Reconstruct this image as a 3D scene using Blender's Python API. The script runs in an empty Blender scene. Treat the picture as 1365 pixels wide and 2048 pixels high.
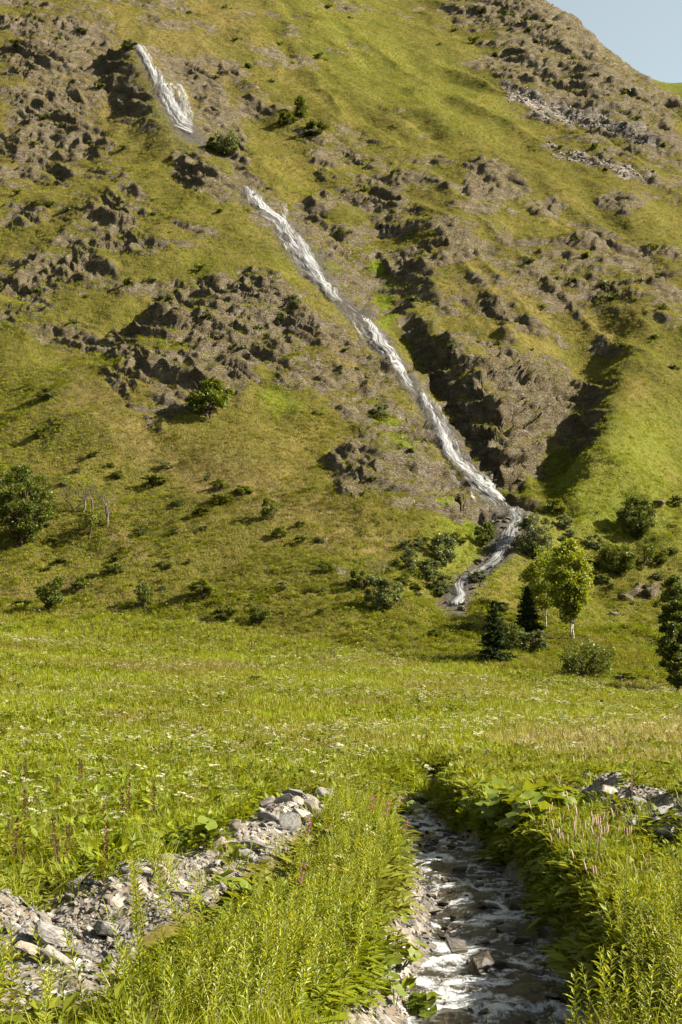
import bpy, bmesh, math, random
import numpy as np
from mathutils import Vector, Matrix, Euler
from mathutils.bvhtree import BVHTree

# ------------------------------------------------------------------ camera, sky, sun, exposure
SC = bpy.context.scene
COL = SC.collection
R = math.radians
F = 2844.0                      # focal length in photograph pixels (1365 x 2048), a 50 mm lens
PITCH = math.atan(396.0 / F)    # the camera looks a little uphill
CAMZ = 3.2

cam_data = bpy.data.cameras.new('camera')
cam = bpy.data.objects.new('camera', cam_data); COL.objects.link(cam)
cam_data.sensor_fit = 'VERTICAL'; cam_data.sensor_height = 36.0; cam_data.sensor_width = 24.0
cam_data.lens = 36.0 * F / 2048.0
cam_data.clip_start = 0.1; cam_data.clip_end = 5000
cam.location = (0, 0, CAMZ); cam.rotation_euler = (R(90) + PITCH, 0, 0)
SC.camera = cam

SUN_AZ = R(-8)        # measured from +X (right of the picture) towards +Y (away from the viewer)
SUN_EL = R(34)
sd = Vector((math.cos(SUN_EL) * math.cos(SUN_AZ), math.cos(SUN_EL) * math.sin(SUN_AZ), math.sin(SUN_EL)))
sun_data = bpy.data.lights.new('sun', 'SUN')
sun_data.energy = 5.0; sun_data.angle = R(0.5); sun_data.color = (1.0, 0.93, 0.80)
sun = bpy.data.objects.new('sun', sun_data); COL.objects.link(sun)
sun.rotation_euler = sd.to_track_quat('Z', 'Y').to_euler(); sun.location = (60, 20, 80)

world = bpy.data.worlds.new('World'); SC.world = world; world.use_nodes = True
wn = world.node_tree; wn.nodes.clear()
wo = wn.nodes.new('ShaderNodeOutputWorld'); wb = wn.nodes.new('ShaderNodeBackground'); ws = wn.nodes.new('ShaderNodeTexSky')
ws.sky_type = 'NISHITA'; ws.sun_disc = False
ws.sun_elevation = SUN_EL; ws.sun_rotation = math.pi / 2 - SUN_AZ
ws.altitude = 1500; ws.air_density = 1.0; ws.dust_density = 6.0; ws.ozone_density = 0.3
wb.inputs['Strength'].default_value = 0.053
hs = wn.nodes.new('ShaderNodeHueSaturation'); hs.inputs['Saturation'].default_value = 0.45; hs.inputs['Hue'].default_value = 0.455
wn.links.new(ws.outputs[0], hs.inputs['Color']); wn.links.new(hs.outputs[0], wb.inputs['Color']); wn.links.new(wb.outputs[0], wo.inputs['Surface'])

SC.view_settings.view_transform = 'Standard'; SC.view_settings.look = 'None'
SC.view_settings.exposure = 2.15; SC.view_settings.gamma = 1.0; SC.view_settings.use_curve_mapping = False
SC.render.engine = 'CYCLES'
cy = SC.cycles
cy.max_bounces = 5; cy.diffuse_bounces = 2; cy.glossy_bounces = 2; cy.transmission_bounces = 3; cy.transparent_max_bounces = 12
cy.caustics_reflective = False; cy.caustics_refractive = False
cy.use_adaptive_sampling = True; cy.adaptive_threshold = 0.012
cy.use_denoising = True

RNG = np.random.default_rng(11)
random.seed(11)

# ------------------------------------------------------------------ helpers
def pixdir(px, py):
    """ray through a photograph pixel, scaled so that Y = 1"""
    u = (np.asarray(px, float) - 682.5) / F; v = (1024.0 - np.asarray(py, float)) / F
    c, s = math.cos(PITCH), math.sin(PITCH)
    y = c - v * s; z = s + v * c
    return u / y, z / y
def pixpt(px, py, Y):
    a, b = pixdir(px, py)
    return a * Y, Y, CAMZ + b * Y
def topix(X, Y, Z):
    """world position -> photograph pixel (used to paint rock, scree and turf where the photograph has them)"""
    c, s = math.cos(PITCH), math.sin(PITCH)
    dz = Z - CAMZ
    depth = np.maximum(Y * c + dz * s, 0.1); up = -Y * s + dz * c
    return 682.5 + F * X / depth, 1024.0 - F * up / depth

def _hash(ix, iy, iz):
    h = (ix.astype(np.uint32) * np.uint32(374761393) + iy.astype(np.uint32) * np.uint32(668265263) + iz.astype(np.uint32) * np.uint32(2147483647 - 1013904223))
    h = (h ^ (h >> np.uint32(13))) * np.uint32(1274126177)
    h = h ^ (h >> np.uint32(16))
    return h
def vnoise(x, y, z=None, seed=0):
    """smooth value noise in -1..1"""
    x = np.asarray(x, np.float64) + seed * 17.31; y = np.asarray(y, np.float64) - seed * 9.17
    z = np.zeros_like(x) if z is None else np.asarray(z, np.float64) + seed * 3.7
    fx, fy, fz = np.floor(x), np.floor(y), np.floor(z)
    ix, iy, iz = fx.astype(np.int64), fy.astype(np.int64), fz.astype(np.int64)
    tx, ty, tz = x - fx, y - fy, z - fz
    tx = tx * tx * tx * (tx * (tx * 6 - 15) + 10); ty = ty * ty * ty * (ty * (ty * 6 - 15) + 10); tz = tz * tz * tz * (tz * (tz * 6 - 15) + 10)
    out = 0.0
    zs = (0, 1) if np.any(fz != 0) or np.any(tz != 0) else (0,)
    for k in zs:
        wz = (tz if k else 1 - tz) if len(zs) == 2 else 1.0
        for j in (0, 1):
            wy = ty if j else 1 - ty
            for i in (0, 1):
                wx = tx if i else 1 - tx
                out = out + wx * wy * wz * (_hash(ix + i, iy + j, iz + k).astype(np.float64) / 2147483648.0 - 1.0)
    return out
def fbm(x, y, z=None, octv=4, gain=0.5, lac=2.03, seed=0):
    a, s, n, f = 1.0, 0.0, 0.0, 1.0
    for o in range(octv):
        s = s + a * vnoise(x * f, y * f, None if z is None else z * f, seed + o * 5)
        n += a; a *= gain; f *= lac
    return s / n
def sstep(a, b, x):
    t = np.clip((x - a) / (b - a), 0, 1); return t * t * (3 - 2 * t)
def polyline_dist(X, Y, P):
    """distance to a polyline P (n,2+k); returns distance, signed side (+ = right of travel), interpolated extras"""
    best = np.full(X.shape, 1e9); side = np.zeros(X.shape); ex = np.zeros(X.shape + (P.shape[1] - 2,))
    for a, b in zip(P[:-1], P[1:]):
        d = b[:2] - a[:2]; L = max(float(d @ d), 1e-9)
        t = np.clip(((X - a[0]) * d[0] + (Y - a[1]) * d[1]) / L, 0, 1)
        qx, qy = a[0] + t * d[0], a[1] + t * d[1]
        dd = np.hypot(X - qx, Y - qy); m = dd < best
        best = np.where(m, dd, best)
        side = np.where(m, np.sign((X - qx) * d[1] - (Y - qy) * d[0]), side)
        e = a[2:] + t[..., None] * (b[2:] - a[2:])
        ex = np.where(m[..., None], e, ex)
    return best, side, ex
def inpoly(px, py, poly):
    c = np.zeros(px.shape, bool); n = len(poly); j = n - 1
    for i in range(n):
        xi, yi = poly[i]; xj, yj = poly[j]
        if yi != yj:
            c ^= ((yi > py) != (yj > py)) & (px < (xj - xi) * (py - yi) / (yj - yi) + xi)
        j = i
    return c
def polymask(px, py, poly, soft):
    """1 inside a picture-space polygon, fading over soft pixels outside it"""
    P = np.array(list(poly) + [poly[0]], float)
    out = np.zeros(px.shape)
    lo = P.min(0) - soft; hi = P.max(0) + soft
    m = (px > lo[0]) & (px < hi[0]) & (py > lo[1]) & (py < hi[1])
    if not m.any(): return out
    x, y = px[m], py[m]
    d, _, _ = polyline_dist(x, y, P)
    ins = inpoly(x, y, poly)
    out[m] = np.where(ins, 0.5 + 0.5 * np.clip(d / soft, 0, 1), 0.5 - 0.5 * np.clip(d / soft, 0, 1))
    return out

def mesh_np(name, V, Q, attrs=None, smooth=True, mat=None, uv=None):
    """mesh from numpy vertices and quads"""
    me = bpy.data.meshes.new(name)
    V = np.asarray(V, np.float32); Q = np.asarray(Q, np.int32)
    k = Q.shape[1]
    me.vertices.add(len(V)); me.vertices.foreach_set('co', V.ravel())
    me.loops.add(Q.size); me.loops.foreach_set('vertex_index', Q.ravel())
    me.polygons.add(len(Q)); me.polygons.foreach_set('loop_start', np.arange(0, Q.size, k, dtype=np.int32))
    if smooth: me.polygons.foreach_set('use_smooth', np.ones(len(Q), bool))
    if uv is not None:
        l = me.uv_layers.new(name='UVMap'); l.data.foreach_set('uv', np.asarray(uv, np.float32)[Q.ravel()].ravel())
    me.update(calc_edges=True)
    for k_, a in (attrs or {}).items():
        t = me.attributes.new(k_, 'FLOAT', 'POINT'); t.data.foreach_set('value', np.asarray(a, np.float32))
    if mat: me.materials.append(mat)
    return me
def mesh_py(name, V, Fc, mats=(), mi=None, smooth=False):
    me = bpy.data.meshes.new(name); me.from_pydata([tuple(v) for v in V], [], [tuple(f) for f in Fc])
    for m in mats: me.materials.append(m)
    if mi is not None: me.polygons.foreach_set('material_index', np.asarray(mi, np.int32))
    if smooth: me.polygons.foreach_set('use_smooth', np.ones(len(me.polygons), bool))
    me.update(); return me
def tag(o, label=None, cat=None, group=None, kind=None):
    if label: o['label'] = label
    if cat: o['category'] = cat
    if group: o['group'] = group
    if kind: o['kind'] = kind
    return o
def link(name, me, parent=None, loc=None, rot=None, scale=None):
    o = bpy.data.objects.new(name, me); COL.objects.link(o)
    if parent is not None: o.parent = parent
    if loc is not None: o.location = loc
    if rot is not None: o.rotation_euler = rot
    if scale is not None: o.scale = scale if hasattr(scale, '__len__') else (scale,) * 3
    return o

# ------------------------------------------------------------------ materials
def nmat(name):
    m = bpy.data.materials.new(name); m.use_nodes = True
    nt = m.node_tree; nt.nodes.clear()
    out = nt.nodes.new('ShaderNodeOutputMaterial')
    return m, nt, out
class NT:
    """small node-building helper"""
    def __init__(s, nt): s.nt = nt; s.l = nt.links.new
    def n(s, t, **kw):
        nd = s.nt.nodes.new(t)
        for k, v in kw.items(): setattr(nd, k, v)
        return nd
    def put(s, sock, v):
        if isinstance(v, bpy.types.NodeSocket): s.l(v, sock)
        elif v is not None:
            if hasattr(v, '__len__') and sock.type == 'RGBA' and len(v) == 3: v = (*v, 1)
            sock.default_value = v
    def math(s, op, a, b=None, c=None, clamp=False):
        nd = s.n('ShaderNodeMath', operation=op, use_clamp=clamp)
        for k, v in enumerate((a, b, c)): 
            if v is not None: s.put(nd.inputs[k], v)
        return nd.outputs[0]
    def mix(s, f, a, b, blend='MIX'):
        nd = s.n('ShaderNodeMix', data_type='RGBA', blend_type=blend)
        s.put(nd.inputs[0], f); s.put(nd.inputs[6], a); s.put(nd.inputs[7], b)
        return nd.outputs[2]
    def attr(s, name, typ='GEOMETRY'):
        return s.n('ShaderNodeAttribute', attribute_name=name, attribute_type=typ).outputs['Fac']
    def noise(s, scale, detail=4, rough=0.55, vec=None, dist=0.0):
        nd = s.n('ShaderNodeTexNoise'); nd.inputs['Scale'].default_value = scale; nd.inputs['Detail'].default_value = detail
        nd.inputs['Roughness'].default_value = rough; nd.inputs['Distortion'].default_value = dist
        if vec is not None: s.l(vec, nd.inputs['Vector'])
        return nd.outputs[0]
    def ramp(s, f, stops, interp='LINEAR'):
        nd = s.n('ShaderNodeValToRGB'); cr = nd.color_ramp; cr.interpolation = interp
        while len(cr.elements) < len(stops): cr.elements.new(0.5)
        for e, (p, c) in zip(cr.elements, stops): e.position = p; e.color = (*c, 1)
        s.put(nd.inputs[0], f); return nd.outputs[0]
    def maprange(s, v, a, b, c=0.0, d=1.0, smooth=False):
        nd = s.n('ShaderNodeMapRange', interpolation_type='SMOOTHSTEP' if smooth else 'LINEAR')
        s.put(nd.inputs[0], v)
        for k, q in enumerate((a, b, c, d)): s.put(nd.inputs[k + 1], q)
        return nd.outputs[0]
    def bump(s, h, strength, dist, normal=None):
        nd = s.n('ShaderNodeBump'); nd.inputs['Strength'].default_value = strength; nd.inputs['Distance'].default_value = dist
        s.put(nd.inputs['Height'], h)
        if normal is not None: s.l(normal, nd.inputs['Normal'])
        return nd.outputs[0]
    def principled(s, col, rough=0.8, spec=0.2, normal=None):
        nd = s.n('ShaderNodeBsdfPrincipled'); s.put(nd.inputs['Base Color'], col); s.put(nd.inputs['Roughness'], rough)
        s.put(nd.inputs['Specular IOR Level'], spec)
        if normal is not None: s.l(normal, nd.inputs['Normal'])
        return nd
    def mixsh(s, f, a, b):
        nd = s.n('ShaderNodeMixShader'); s.put(nd.inputs[0], f); s.l(a, nd.inputs[1]); s.l(b, nd.inputs[2]); return nd.outputs[0]

def leaf_mat(name, stops, trans=0.35, rough=0.5, spec=0.25, tint=False, warm=(0.27, 0.20, 0.06)):
    m, nt, out = nmat(name); k = NT(nt)
    isl = k.n('ShaderNodeNewGeometry').outputs['Random Per Island']
    orn = k.n('ShaderNodeObjectInfo').outputs['Random']
    f = k.math('ADD', k.math('MULTIPLY', isl, 0.6), k.math('MULTIPLY', orn, 0.4))
    n = len(stops); c = k.ramp(f, [(i / max(n - 1, 1), s) for i, s in enumerate(stops)])
    if tint:
        t = k.attr('tint', 'INSTANCER')
        c = k.mix(t, c, warm)
    p = k.principled(c, rough, spec)
    tr = k.n('ShaderNodeBsdfTranslucent'); 
    c2 = k.mix(1.0, c, (1.35, 1.15, 0.45), 'MULTIPLY'); k.l(c2, tr.inputs[0])
    k.l(k.mixsh(trans, p.outputs[0], tr.outputs[0]), out.inputs[0])
    return m
def plain_mat(name, col, rough=0.8, spec=0.15, noise=None, col2=None, bump=0.0):
    m, nt, out = nmat(name); k = NT(nt)
    c = col; nrm = None
    if noise:
        tc = k.n('ShaderNodeTexCoord').outputs['Object']
        nz = k.noise(noise, 6, 0.6, tc)
        c = k.ramp(nz, [(0.3, col), (0.7, col2 or tuple(x * 1.6 for x in col))])
        if bump: nrm = k.bump(nz, bump, 0.05)
    k.l(k.principled(c, rough, spec, nrm).outputs[0], out.inputs[0]); return m
# ------------------------------------------------------------------ terrain shape
# control points: photograph pixel and distance Y in metres, judged from the slope of the ground and the size of what stands on it
CP = [
 # gravelly flat by the brook and the meadow fan
 (100,2048,10.6),(680,2048,10.6),(1300,2048,10.6),(90,1870,15),(680,1870,15.2),(1300,1870,14.6),(-300,1870,15),(1700,1870,14.6),
 (200,1700,22),(680,1700,21.5),(1300,1700,21),(200,1600,32),(680,1600,31),(1250,1600,29),(200,1500,48),(680,1500,47),(1250,1500,45),(-400,1480,50),(1750,1500,45),
 (200,1400,75),(680,1400,75),(1250,1450,62),(1250,1400,82),(200,1300,103),(0,1270,112),(-300,1240,120),(680,1325,106),(960,1345,101),(1250,1378,95),(1700,1400,92),
 (0,1215,130),(200,1238,124),(400,1255,121),(600,1290,115),(740,1318,110),
 # behind the meadow, right
 (990,1318,113),(1143,1275,124),(1250,1330,108),(1250,1230,138),(1365,1250,132),(1700,1250,130),(910,1290,117),(1040,1240,127),
 (1250,1150,150),(1120,1130,148),(1300,1050,161),(1700,1100,160),
 (1250,1000,168),(1250,950,174),(1250,850,187),(1300,700,208),(1365,650,216),(1365,500,245),(1365,350,290),(1230,560,231),(1120,560,227),(1200,700,209),
 (1120,1060,158),(1190,960,171),
 # left hillside
 (0,1000,152),(0,850,168.5),(0,700,188),(0,500,219),(0,250,266),(0,0,318),(-400,1000,152),(-400,600,210),(-400,200,290),
 (400,1100,139),(400,900,160),(400,700,184),(400,500,211),(400,350,238),(200,1100,142),(200,900,160),(200,700,185),(200,500,216),(200,300,256),(150,120,290),
 (700,1150,132),(700,1000,150),(700,870,166),(600,700,186),(560,560,205),(820,1060,147),(850,960,159),(780,860,171),(880,1000,156),(800,1130,139),
 # the gully of the falls and the slopes right of it
 (1000,850,180),(900,740,192),(1000,700,199),(960,780,187),(1000,560,224),(1000,500,234),(1000,400,251),(985,315,268),(860,520,229),(870,600,214),(800,560,219),(800,450,239),(760,600,209),
 (600,400,243),(700,300,273),(680,480,226),(450,240,276),(600,150,312),(400,100,308),(520,300,262),(500,0,352),(300,0,334),
 # upper slopes
 (950,240,300),(850,150,338),(700,0,410),(900,0,432),(760,220,306),(1100,330,290),(1100,200,345),(1000,100,385),(1230,330,288),(1250,230,335),(1150,430,256),
 # skyline of the ridge
 (1075,0,448),(1130,45,432),(1190,80,418),(1230,115,405),(1290,158,385),(1365,205,366),
]
W = [np.array(pixpt(*c)) for c in CP]
def behind(px, py, Y, dY, dz):
    a, b = pixdir(px, py); W.append(np.array([a * (Y + dY), Y + dY, CAMZ + b * Y + dz]))
for c in CP[-6:]: behind(*c, 70, -34); behind(*c, 200, -60)
for q in ((0, 4, 1.2), (-8, 4, 1.3), (8, 4, 1.2), (-40, 40, 4), (-60, 90, 14), (60, 60, 2), (70, 130, 8), (110, 190, 30), (150, 300, 80), (200, 420, 110), (260, 600, 120),
          (-140, 200, 90), (-220, 300, 170), (-200, 450, 280), (-60, 480, 290), (-100, 620, 330), (60, 560, 300), (-260, 620, 330)):
    W.append(np.array(q, float))
W = np.array(W)
def tps_fit(P, z, lam):
    n = len(P); p = P / 50.0
    d2 = ((p[:, None] - p[None]) ** 2).sum(-1); K = 0.5 * d2 * np.log(d2 + 1e-12)
    A = np.zeros((n + 3, n + 3)); A[:n, :n] = K + lam * np.eye(n); A[:n, n] = 1; A[:n, n + 1:] = p; A[n:, :n] = A[:n, n:].T
    return np.linalg.solve(A, np.concatenate([z, np.zeros(3)]))
TW = tps_fit(W[:, :2], W[:, 2], 0.01)
def base_z(X, Y):
    x, y = X / 50.0, Y / 50.0
    o = TW[-3] + TW[-2] * x + TW[-1] * y
    for (a, b), w in zip(W[:, :2] / 50.0, TW[:len(W)]):
        d2 = (x - a) ** 2 + (y - b) ** 2
        o = o + 0.5 * w * d2 * np.log(d2 + 1e-12)
    return o

# water courses: pixel, distance, half width (m)
FALL = [(268,86,293,.5),(290,120,284,1.2),(320,170,276,1.8),(352,225,266,3.0),(385,276,257,3.6),(430,320,247,2),(485,370,239,1.4),(520,412,232,2.2),(565,450,226,2.2),(605,505,218,3.2),
        (640,560,211,2.4),(690,610,205,2.0),(740,660,198.5,2.0),(792,728,190.5,1.8),(838,785,184.3,1.3),(880,840,178,2.0),(905,900,171.5,2.0),(960,952,166,2.0),(1003,1000,160.5,2.2),(1028,1030,157,1.8),
        (1022,1060,153,2.0),(1003,1090,149,1.4),(992,1116,145.5,1.3),(935,1160,139,1.2),(918,1188,134.5,1.2),(905,1212,131,1.2),(925,1250,124,1.0),(955,1300,117,1.0)]
FW = np.array([[*pixpt(a, b, c), w] for a, b, c, w in FALL])       # X, Y, Z, half width
BROOK = [(1010,2300,10.6,.95),(1014,2048,14.2,.74),(1004,1950,16.2,.76),(978,1850,18.9,.66),(958,1780,21.3,.62),(910,1710,24.5,.54),(850,1655,28.6,.40),(845,1628,31.5,.30),(852,1606,35,.26),(885,1590,39,.24)]
BW = np.array([[*pixpt(a, b, c), w] for a, b, c, w in BROOK])
BW[0, 2] = 0.0
GULLY = np.array([[*pixpt(*c)[:2], d] for *c, d in ((1240,610,222,2),(1205,690,211,5),(1160,800,197,7.5),(1110,910,182,9),(1075,980,168,8),(1045,1020,159,4))])
CLEFT = np.array([pixpt(*c)[:2] for c in ((820,610,206),(850,690,196),(900,770,187),(945,850,178.5),(985,910,172),(1035,985,163))])
LIP = np.array([pixpt(*c)[:2] for c in ((-300,1190,137),(0,1215,130),(200,1238,124),(400,1255,121),(600,1290,115),(740,1318,110),(990,1345,101),(1250,1378,95),(1365,1393,93),(1700,1410,90))])
GULLY2 = np.array([pixpt(*c) for c in ((735,420,246),(765,500,230),(785,590,213),(795,660,202))])
SPUR = np.array([[*pixpt(*c)[:2], d] for *c, d in ((1290,600,226,2),(1245,700,207,3.5),(1225,800,193,5),(1210,890,180,6.5),(1195,960,170,6.5),(1140,1040,159,4))])
BUTT = np.array([pixpt(*c) for c in ((850,600,209),(900,680,198),(960,770,187),(1010,850,178),(1045,930,169))])
CREST = np.array([pixpt(*c) for c in ((850,560,218),(900,470,238),(960,330,266),(1040,330,268),(1130,400,262),(1250,400,268))])
# rubble banks beside the brook: pixel, distance, height, half width
PILES = [np.array([[*pixpt(a, b, c)[:2], h, w] for a, b, c, h, w in P]) for P in (
    [(650,1612,27,.38,.5),(600,1640,24.5,.55,.7),(540,1690,21.6,.60,.8),(470,1740,19.6,.55,.8),(400,1790,17.8,.48,.8),(250,1872,15.1,.50,1.0),(90,1905,13.9,.60,1.5),(-80,1925,13.3,.62,1.7)],
    [(1120,1590,29,.40,.6),(1185,1590,28.5,.62,.7),(1270,1625,25.5,.55,.8),(1365,1660,23,.60,.9),(1500,1680,22,.6,1.0)])]

def shape_z(X, Y):
    Z = base_z(X, Y)
    mtn = sstep(118, 150, Y)
    Z = Z + mtn * (2.2 * fbm(X / 26, Y / 26, octv=3, seed=3) + 1.0 * fbm(X / 8, Y / 8, octv=3, seed=8))
    Z = Z + sstep(112, 125, Y) * (1 - sstep(165, 185, Y)) * (0.35 + 0.75 * sstep(5, 20, X)) * fbm(X / 5, Y / 5, octv=3, seed=9)
    Z = Z + sstep(35, 60, Y) * 0.35 * fbm(X / 11, Y / 11, octv=3, seed=5) + 0.10 * fbm(X / 2.2, Y / 2.2, octv=3, seed=6)
    # the lip where the meadow ends
    d, s, e = polyline_dist(X, Y, LIP); far = s < 0
    Z = Z + np.where(far, -0.45 * np.exp(-((d - 3.5) / 2.6) ** 2), 0.22 * np.exp(-(d / 3.0) ** 2)) * sstep(80, 90, Y)
    # folds running down the slopes right of the falls
    q_ = X * 0.86 + Y * 0.42 + 5 * fbm(X / 30, Y / 30, octv=2, seed=15); p_ = -X * 0.42 + Y * 0.86
    fold = 0.45 - np.abs(fbm(q_ / 17, p_ / 60, octv=3, seed=17)) * 1.5
    Z = Z + 4.2 * fold * sstep(-25, 5, X - (Y - 200) * -0.12) * sstep(185, 215, Y) * (1 - 0.6 * sstep(330, 400, Y))
    fold2 = 0.45 - np.abs(fbm((X * 0.9 - Y * 0.35) / 14, (X * 0.35 + Y * 0.9) / 50, octv=3, seed=19)) * 1.5
    Z = Z + 2.2 * fold2 * (1 - sstep(-30, 0, X)) * sstep(165, 195, Y)
    # gullies and spurs
    d, s, e = polyline_dist(X, Y, GULLY); Z = Z - e[..., 0] * np.exp(-(d / 6.8) ** 2)
    d, s, e = polyline_dist(X, Y, SPUR); Z = Z + e[..., 0] * np.exp(-(d / 6.0) ** 2)
    d, s, e = polyline_dist(X, Y, GULLY2); Z = Z - 3.2 * np.exp(-(d / 4.5) ** 2) * (0.9 + 0.6 * vnoise(X / 6, Y / 6, seed=24))
    d, s, e = polyline_dist(X, Y, CREST); Z = Z + 2.2 * np.exp(-(d / 6.0) ** 2)
    d, s, e = polyline_dist(X, Y, BUTT); Z = Z + 4.2 * np.exp(-(d / 5.0) ** 2) * (0.8 + 0.6 * vnoise(X / 6, Y / 6, seed=23))
    # the bed of the falls
    d, s, e = polyline_dist(X, Y, FW)
    zl, hw = e[..., 0], e[..., 1]
    t = sstep(0, 1, (d - hw * 0.8) / np.where(Y > 150, 8.0, 4.0))
    Z = zl * (1 - t) + Z * t
    # a dark cleft along the right side of the lower falls
    d, s, e = polyline_dist(X, Y, CLEFT); Z = Z - 3.4 * np.exp(-(d / 2.4) ** 2)
    # rubble banks
    for P in PILES:
        d, s, e = polyline_dist(X, Y, P)
        Z = Z + e[..., 0] * np.exp(-(d / e[..., 1]) ** 2) * (0.8 + 0.4 * vnoise(X * 1.1, Y * 1.1, seed=21))
    # the brook: flat bed, steep right bank, shelving left bank
    d, s, e = polyline_dist(X, Y, BW)
    zl, hw = e[..., 0], e[..., 1]
    wob = 0.14 * vnoise(X * 1.3, Y * 1.3, seed=30)
    right = s > 0
    t = (d - hw - wob) / np.where(right, 0.55, 1.0)
    g = np.where(right, np.maximum(Z, zl + 0.62), Z)
    bank = sstep(-0.25, 1.0, t)
    near = d < hw + 2.2
    Zb = (zl - 0.16) * (1 - bank) + g * bank
    rise = np.where(right, (Zb - Z) * (1 - sstep(0.8, 2.0, d - hw)) + Z, Zb)
    Z = np.where(near, np.where(bank < 1, Zb, rise), Z)
    return Z

# polar grid centred on the viewpoint: fine near, coarser far
du = 0.50 / 440
ui = np.arange(-0.25, 0.25 + du / 2, du)
uo = 0.25 + np.cumsum(du * 1.09 ** np.arange(1, 50)); uo = uo[uo < 1.0]
U = np.concatenate([-uo[::-1], ui, uo])
def span(a, b, s): return np.arange(a, b, s)
YS = np.concatenate([span(3, 9, .5), span(9, 36, .14), span(36, 60, .4), span(60, 126, .6), span(126, 200, .30), span(200, 300, .40), span(300, 460, .62), span(460, 640, 6)])
NU, NY = len(U), len(YS)
GX = U[None, :] * YS[:, None]; GY = np.repeat(YS[:, None], NU, 1)
GZ = shape_z(GX, GY)
PX, PY = topix(GX, GY, GZ)

# what covers the ground, as read from the photograph: (strength, softness, outline)
ROCKS = [
 (.84, 22, [(520,520),(640,600),(760,740),(850,860),(930,950),(1020,1060),(940,1045),(860,1015),(760,930),(690,870),(600,720)]),
 (.46, 40, [(880,440),(1000,400),(1150,440),(1365,520),(1365,680),(1230,660),(1180,760),(1100,830),(1000,830),(900,740),(800,560)]),
 (.80, 40, [(0,0),(190,0),(235,60),(255,120),(300,200),(310,255),(215,235),(190,330),(120,390),(60,330),(0,330)]),
 (.90, 14, [(300,140),(330,130),(400,120),(440,170),(480,230),(500,290),(475,335),(400,290),(400,230),(360,170)]),
 (.95, 10, [(75,520),(130,500),(195,520),(200,560),(140,575),(70,560)]),
 (.90, 12, [(195,395),(240,400),(270,430),(265,500),(235,520),(205,470)]),
 (.82, 24, [(170,700),(250,745),(300,830),(335,860),(365,790),(480,790),(520,740),(600,790),(690,850),(700,740),(650,610),(560,540),(440,540),(300,600),(220,650)]),
 (.90, 14, [(640,900),(700,860),(770,900),(830,960),(870,1030),(810,1020),(740,1000),(690,1005),(655,960)]),
 (1.0, 10, [(820,940),(890,920),(960,955),(1010,1010),(1035,1060),(995,1075),(900,1015)]),
 (.74, 16, [(780,610),(850,640),(900,720),(960,800),(1040,840),(1050,900),(1060,960),(1040,1015),(1005,985),(940,920),(890,820),(830,740)]),
 (.46, 24, [(850,640),(960,600),(1100,640),(1200,650),(1210,680),(1150,740),(1100,820),(1000,800),(920,770)]),
 (.95, 10, [(860,480),(920,450),(960,470),(950,520),(890,530),(800,560),(770,540),(775,500)]),
 (.95, 8, [(930,330),(970,310),(1050,345),(1065,375),(1050,400),(1000,390),(940,420),(920,390)]),
 (.95, 6, [(1050,400),(1110,385),(1140,410),(1110,445),(1060,430)]),
 (.92, 6, [(1185,395),(1250,385),(1300,410),(1250,430),(1200,420)]),
 (.62, 26, [(700,330),(800,320),(840,380),(800,460),(740,470),(690,400)]),
 (.95, 10, [(590,430),(640,415),(690,470),(700,530),(670,520),(640,540),(620,480)]),
 (.92, 8, [(655,555),(700,545),(745,590),(760,640),(700,625)]),
 (.95, 8, [(470,330),(500,330),(560,390),(600,440),(560,440),(510,400),(470,370)]),
 (.66, 40, [(1080,470),(1180,430),(1280,480),(1365,520),(1365,690),(1270,650),(1180,620),(1100,560)]),
 (.82, 24, [(860,-10),(1115,-20),(1220,75),(1300,145),(1365,195),(1365,330),(1250,300),(1100,230),(1000,170),(920,130),(1010,80),(890,50)]),
 (.60, 30, [(1080,260),(1180,280),(1280,330),(1365,370),(1365,410),(1250,370),(1130,330)]),
 (.50, 50, [(0,330),(120,390),(250,400),(270,520),(200,620),(0,640)]),
 (.55, 40, [(290,540),(430,520),(560,560),(640,640),(560,700),(300,680)]),
 (.74, 20, [(340,300),(400,295),(470,345),(490,400),(430,420),(350,370)]),
 (.50, 30, [(380,0),(560,0),(600,50),(520,60),(420,40)]),
 (.45, 30, [(560,60),(760,70),(740,130),(620,180),(560,140)]),
 (.85, 10, [(1235,1185),(1270,1170),(1320,1175),(1320,1200),(1260,1208)]),
 (.55, 22, [(640,740),(700,780),(780,860),(850,940),(880,1000),(820,960),(740,900),(660,840)]),
 (.85, 8, [(855,720),(900,730),(950,800),(905,790),(870,760)]),
]
SCREE = [
 (.95, 12, [(1000,160),(1080,190),(1180,215),(1310,265),(1310,290),(1200,265),(1080,235),(1020,210)]),
 (.80, 14, [(1085,285),(1140,290),(1250,330),(1320,350),(1310,380),(1200,345),(1100,320)]),
 (.70, 10, [(640,1120),(690,1135),(725,1165),(735,1195),(700,1180),(660,1155)]),
]
LUSH = [
 (1., 16, [(740,790),(790,840),(840,910),(880,980),(930,1030),(990,1080),(960,1090),(880,1040),(830,960),(770,880)]),
 (1., 10, [(735,500),(775,540),(790,610),(770,650),(755,610),(745,560)]),
 (.9, 14, [(250,90),(275,130),(310,200),(330,250),(290,220),(260,150)]),
 (.9, 10, [(900,770),(950,800),(1000,850),(960,850),(920,810)]),
 (.8, 20, [(520,780),(560,770),(600,810),(560,830)]),
 (.6, 40, [(880,1060),(960,1080),(980,1130),(900,1160),(840,1120)]),
 (.7, 20, [(620,480),(680,560),(640,560)]),
 (.5, 60, [(1100,900),(1365,800),(1365,1100),(1100,1100)]),
 (.35, 90, [(600,0),(900,100),(1000,230),(900,260),(700,150)]),
]
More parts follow.
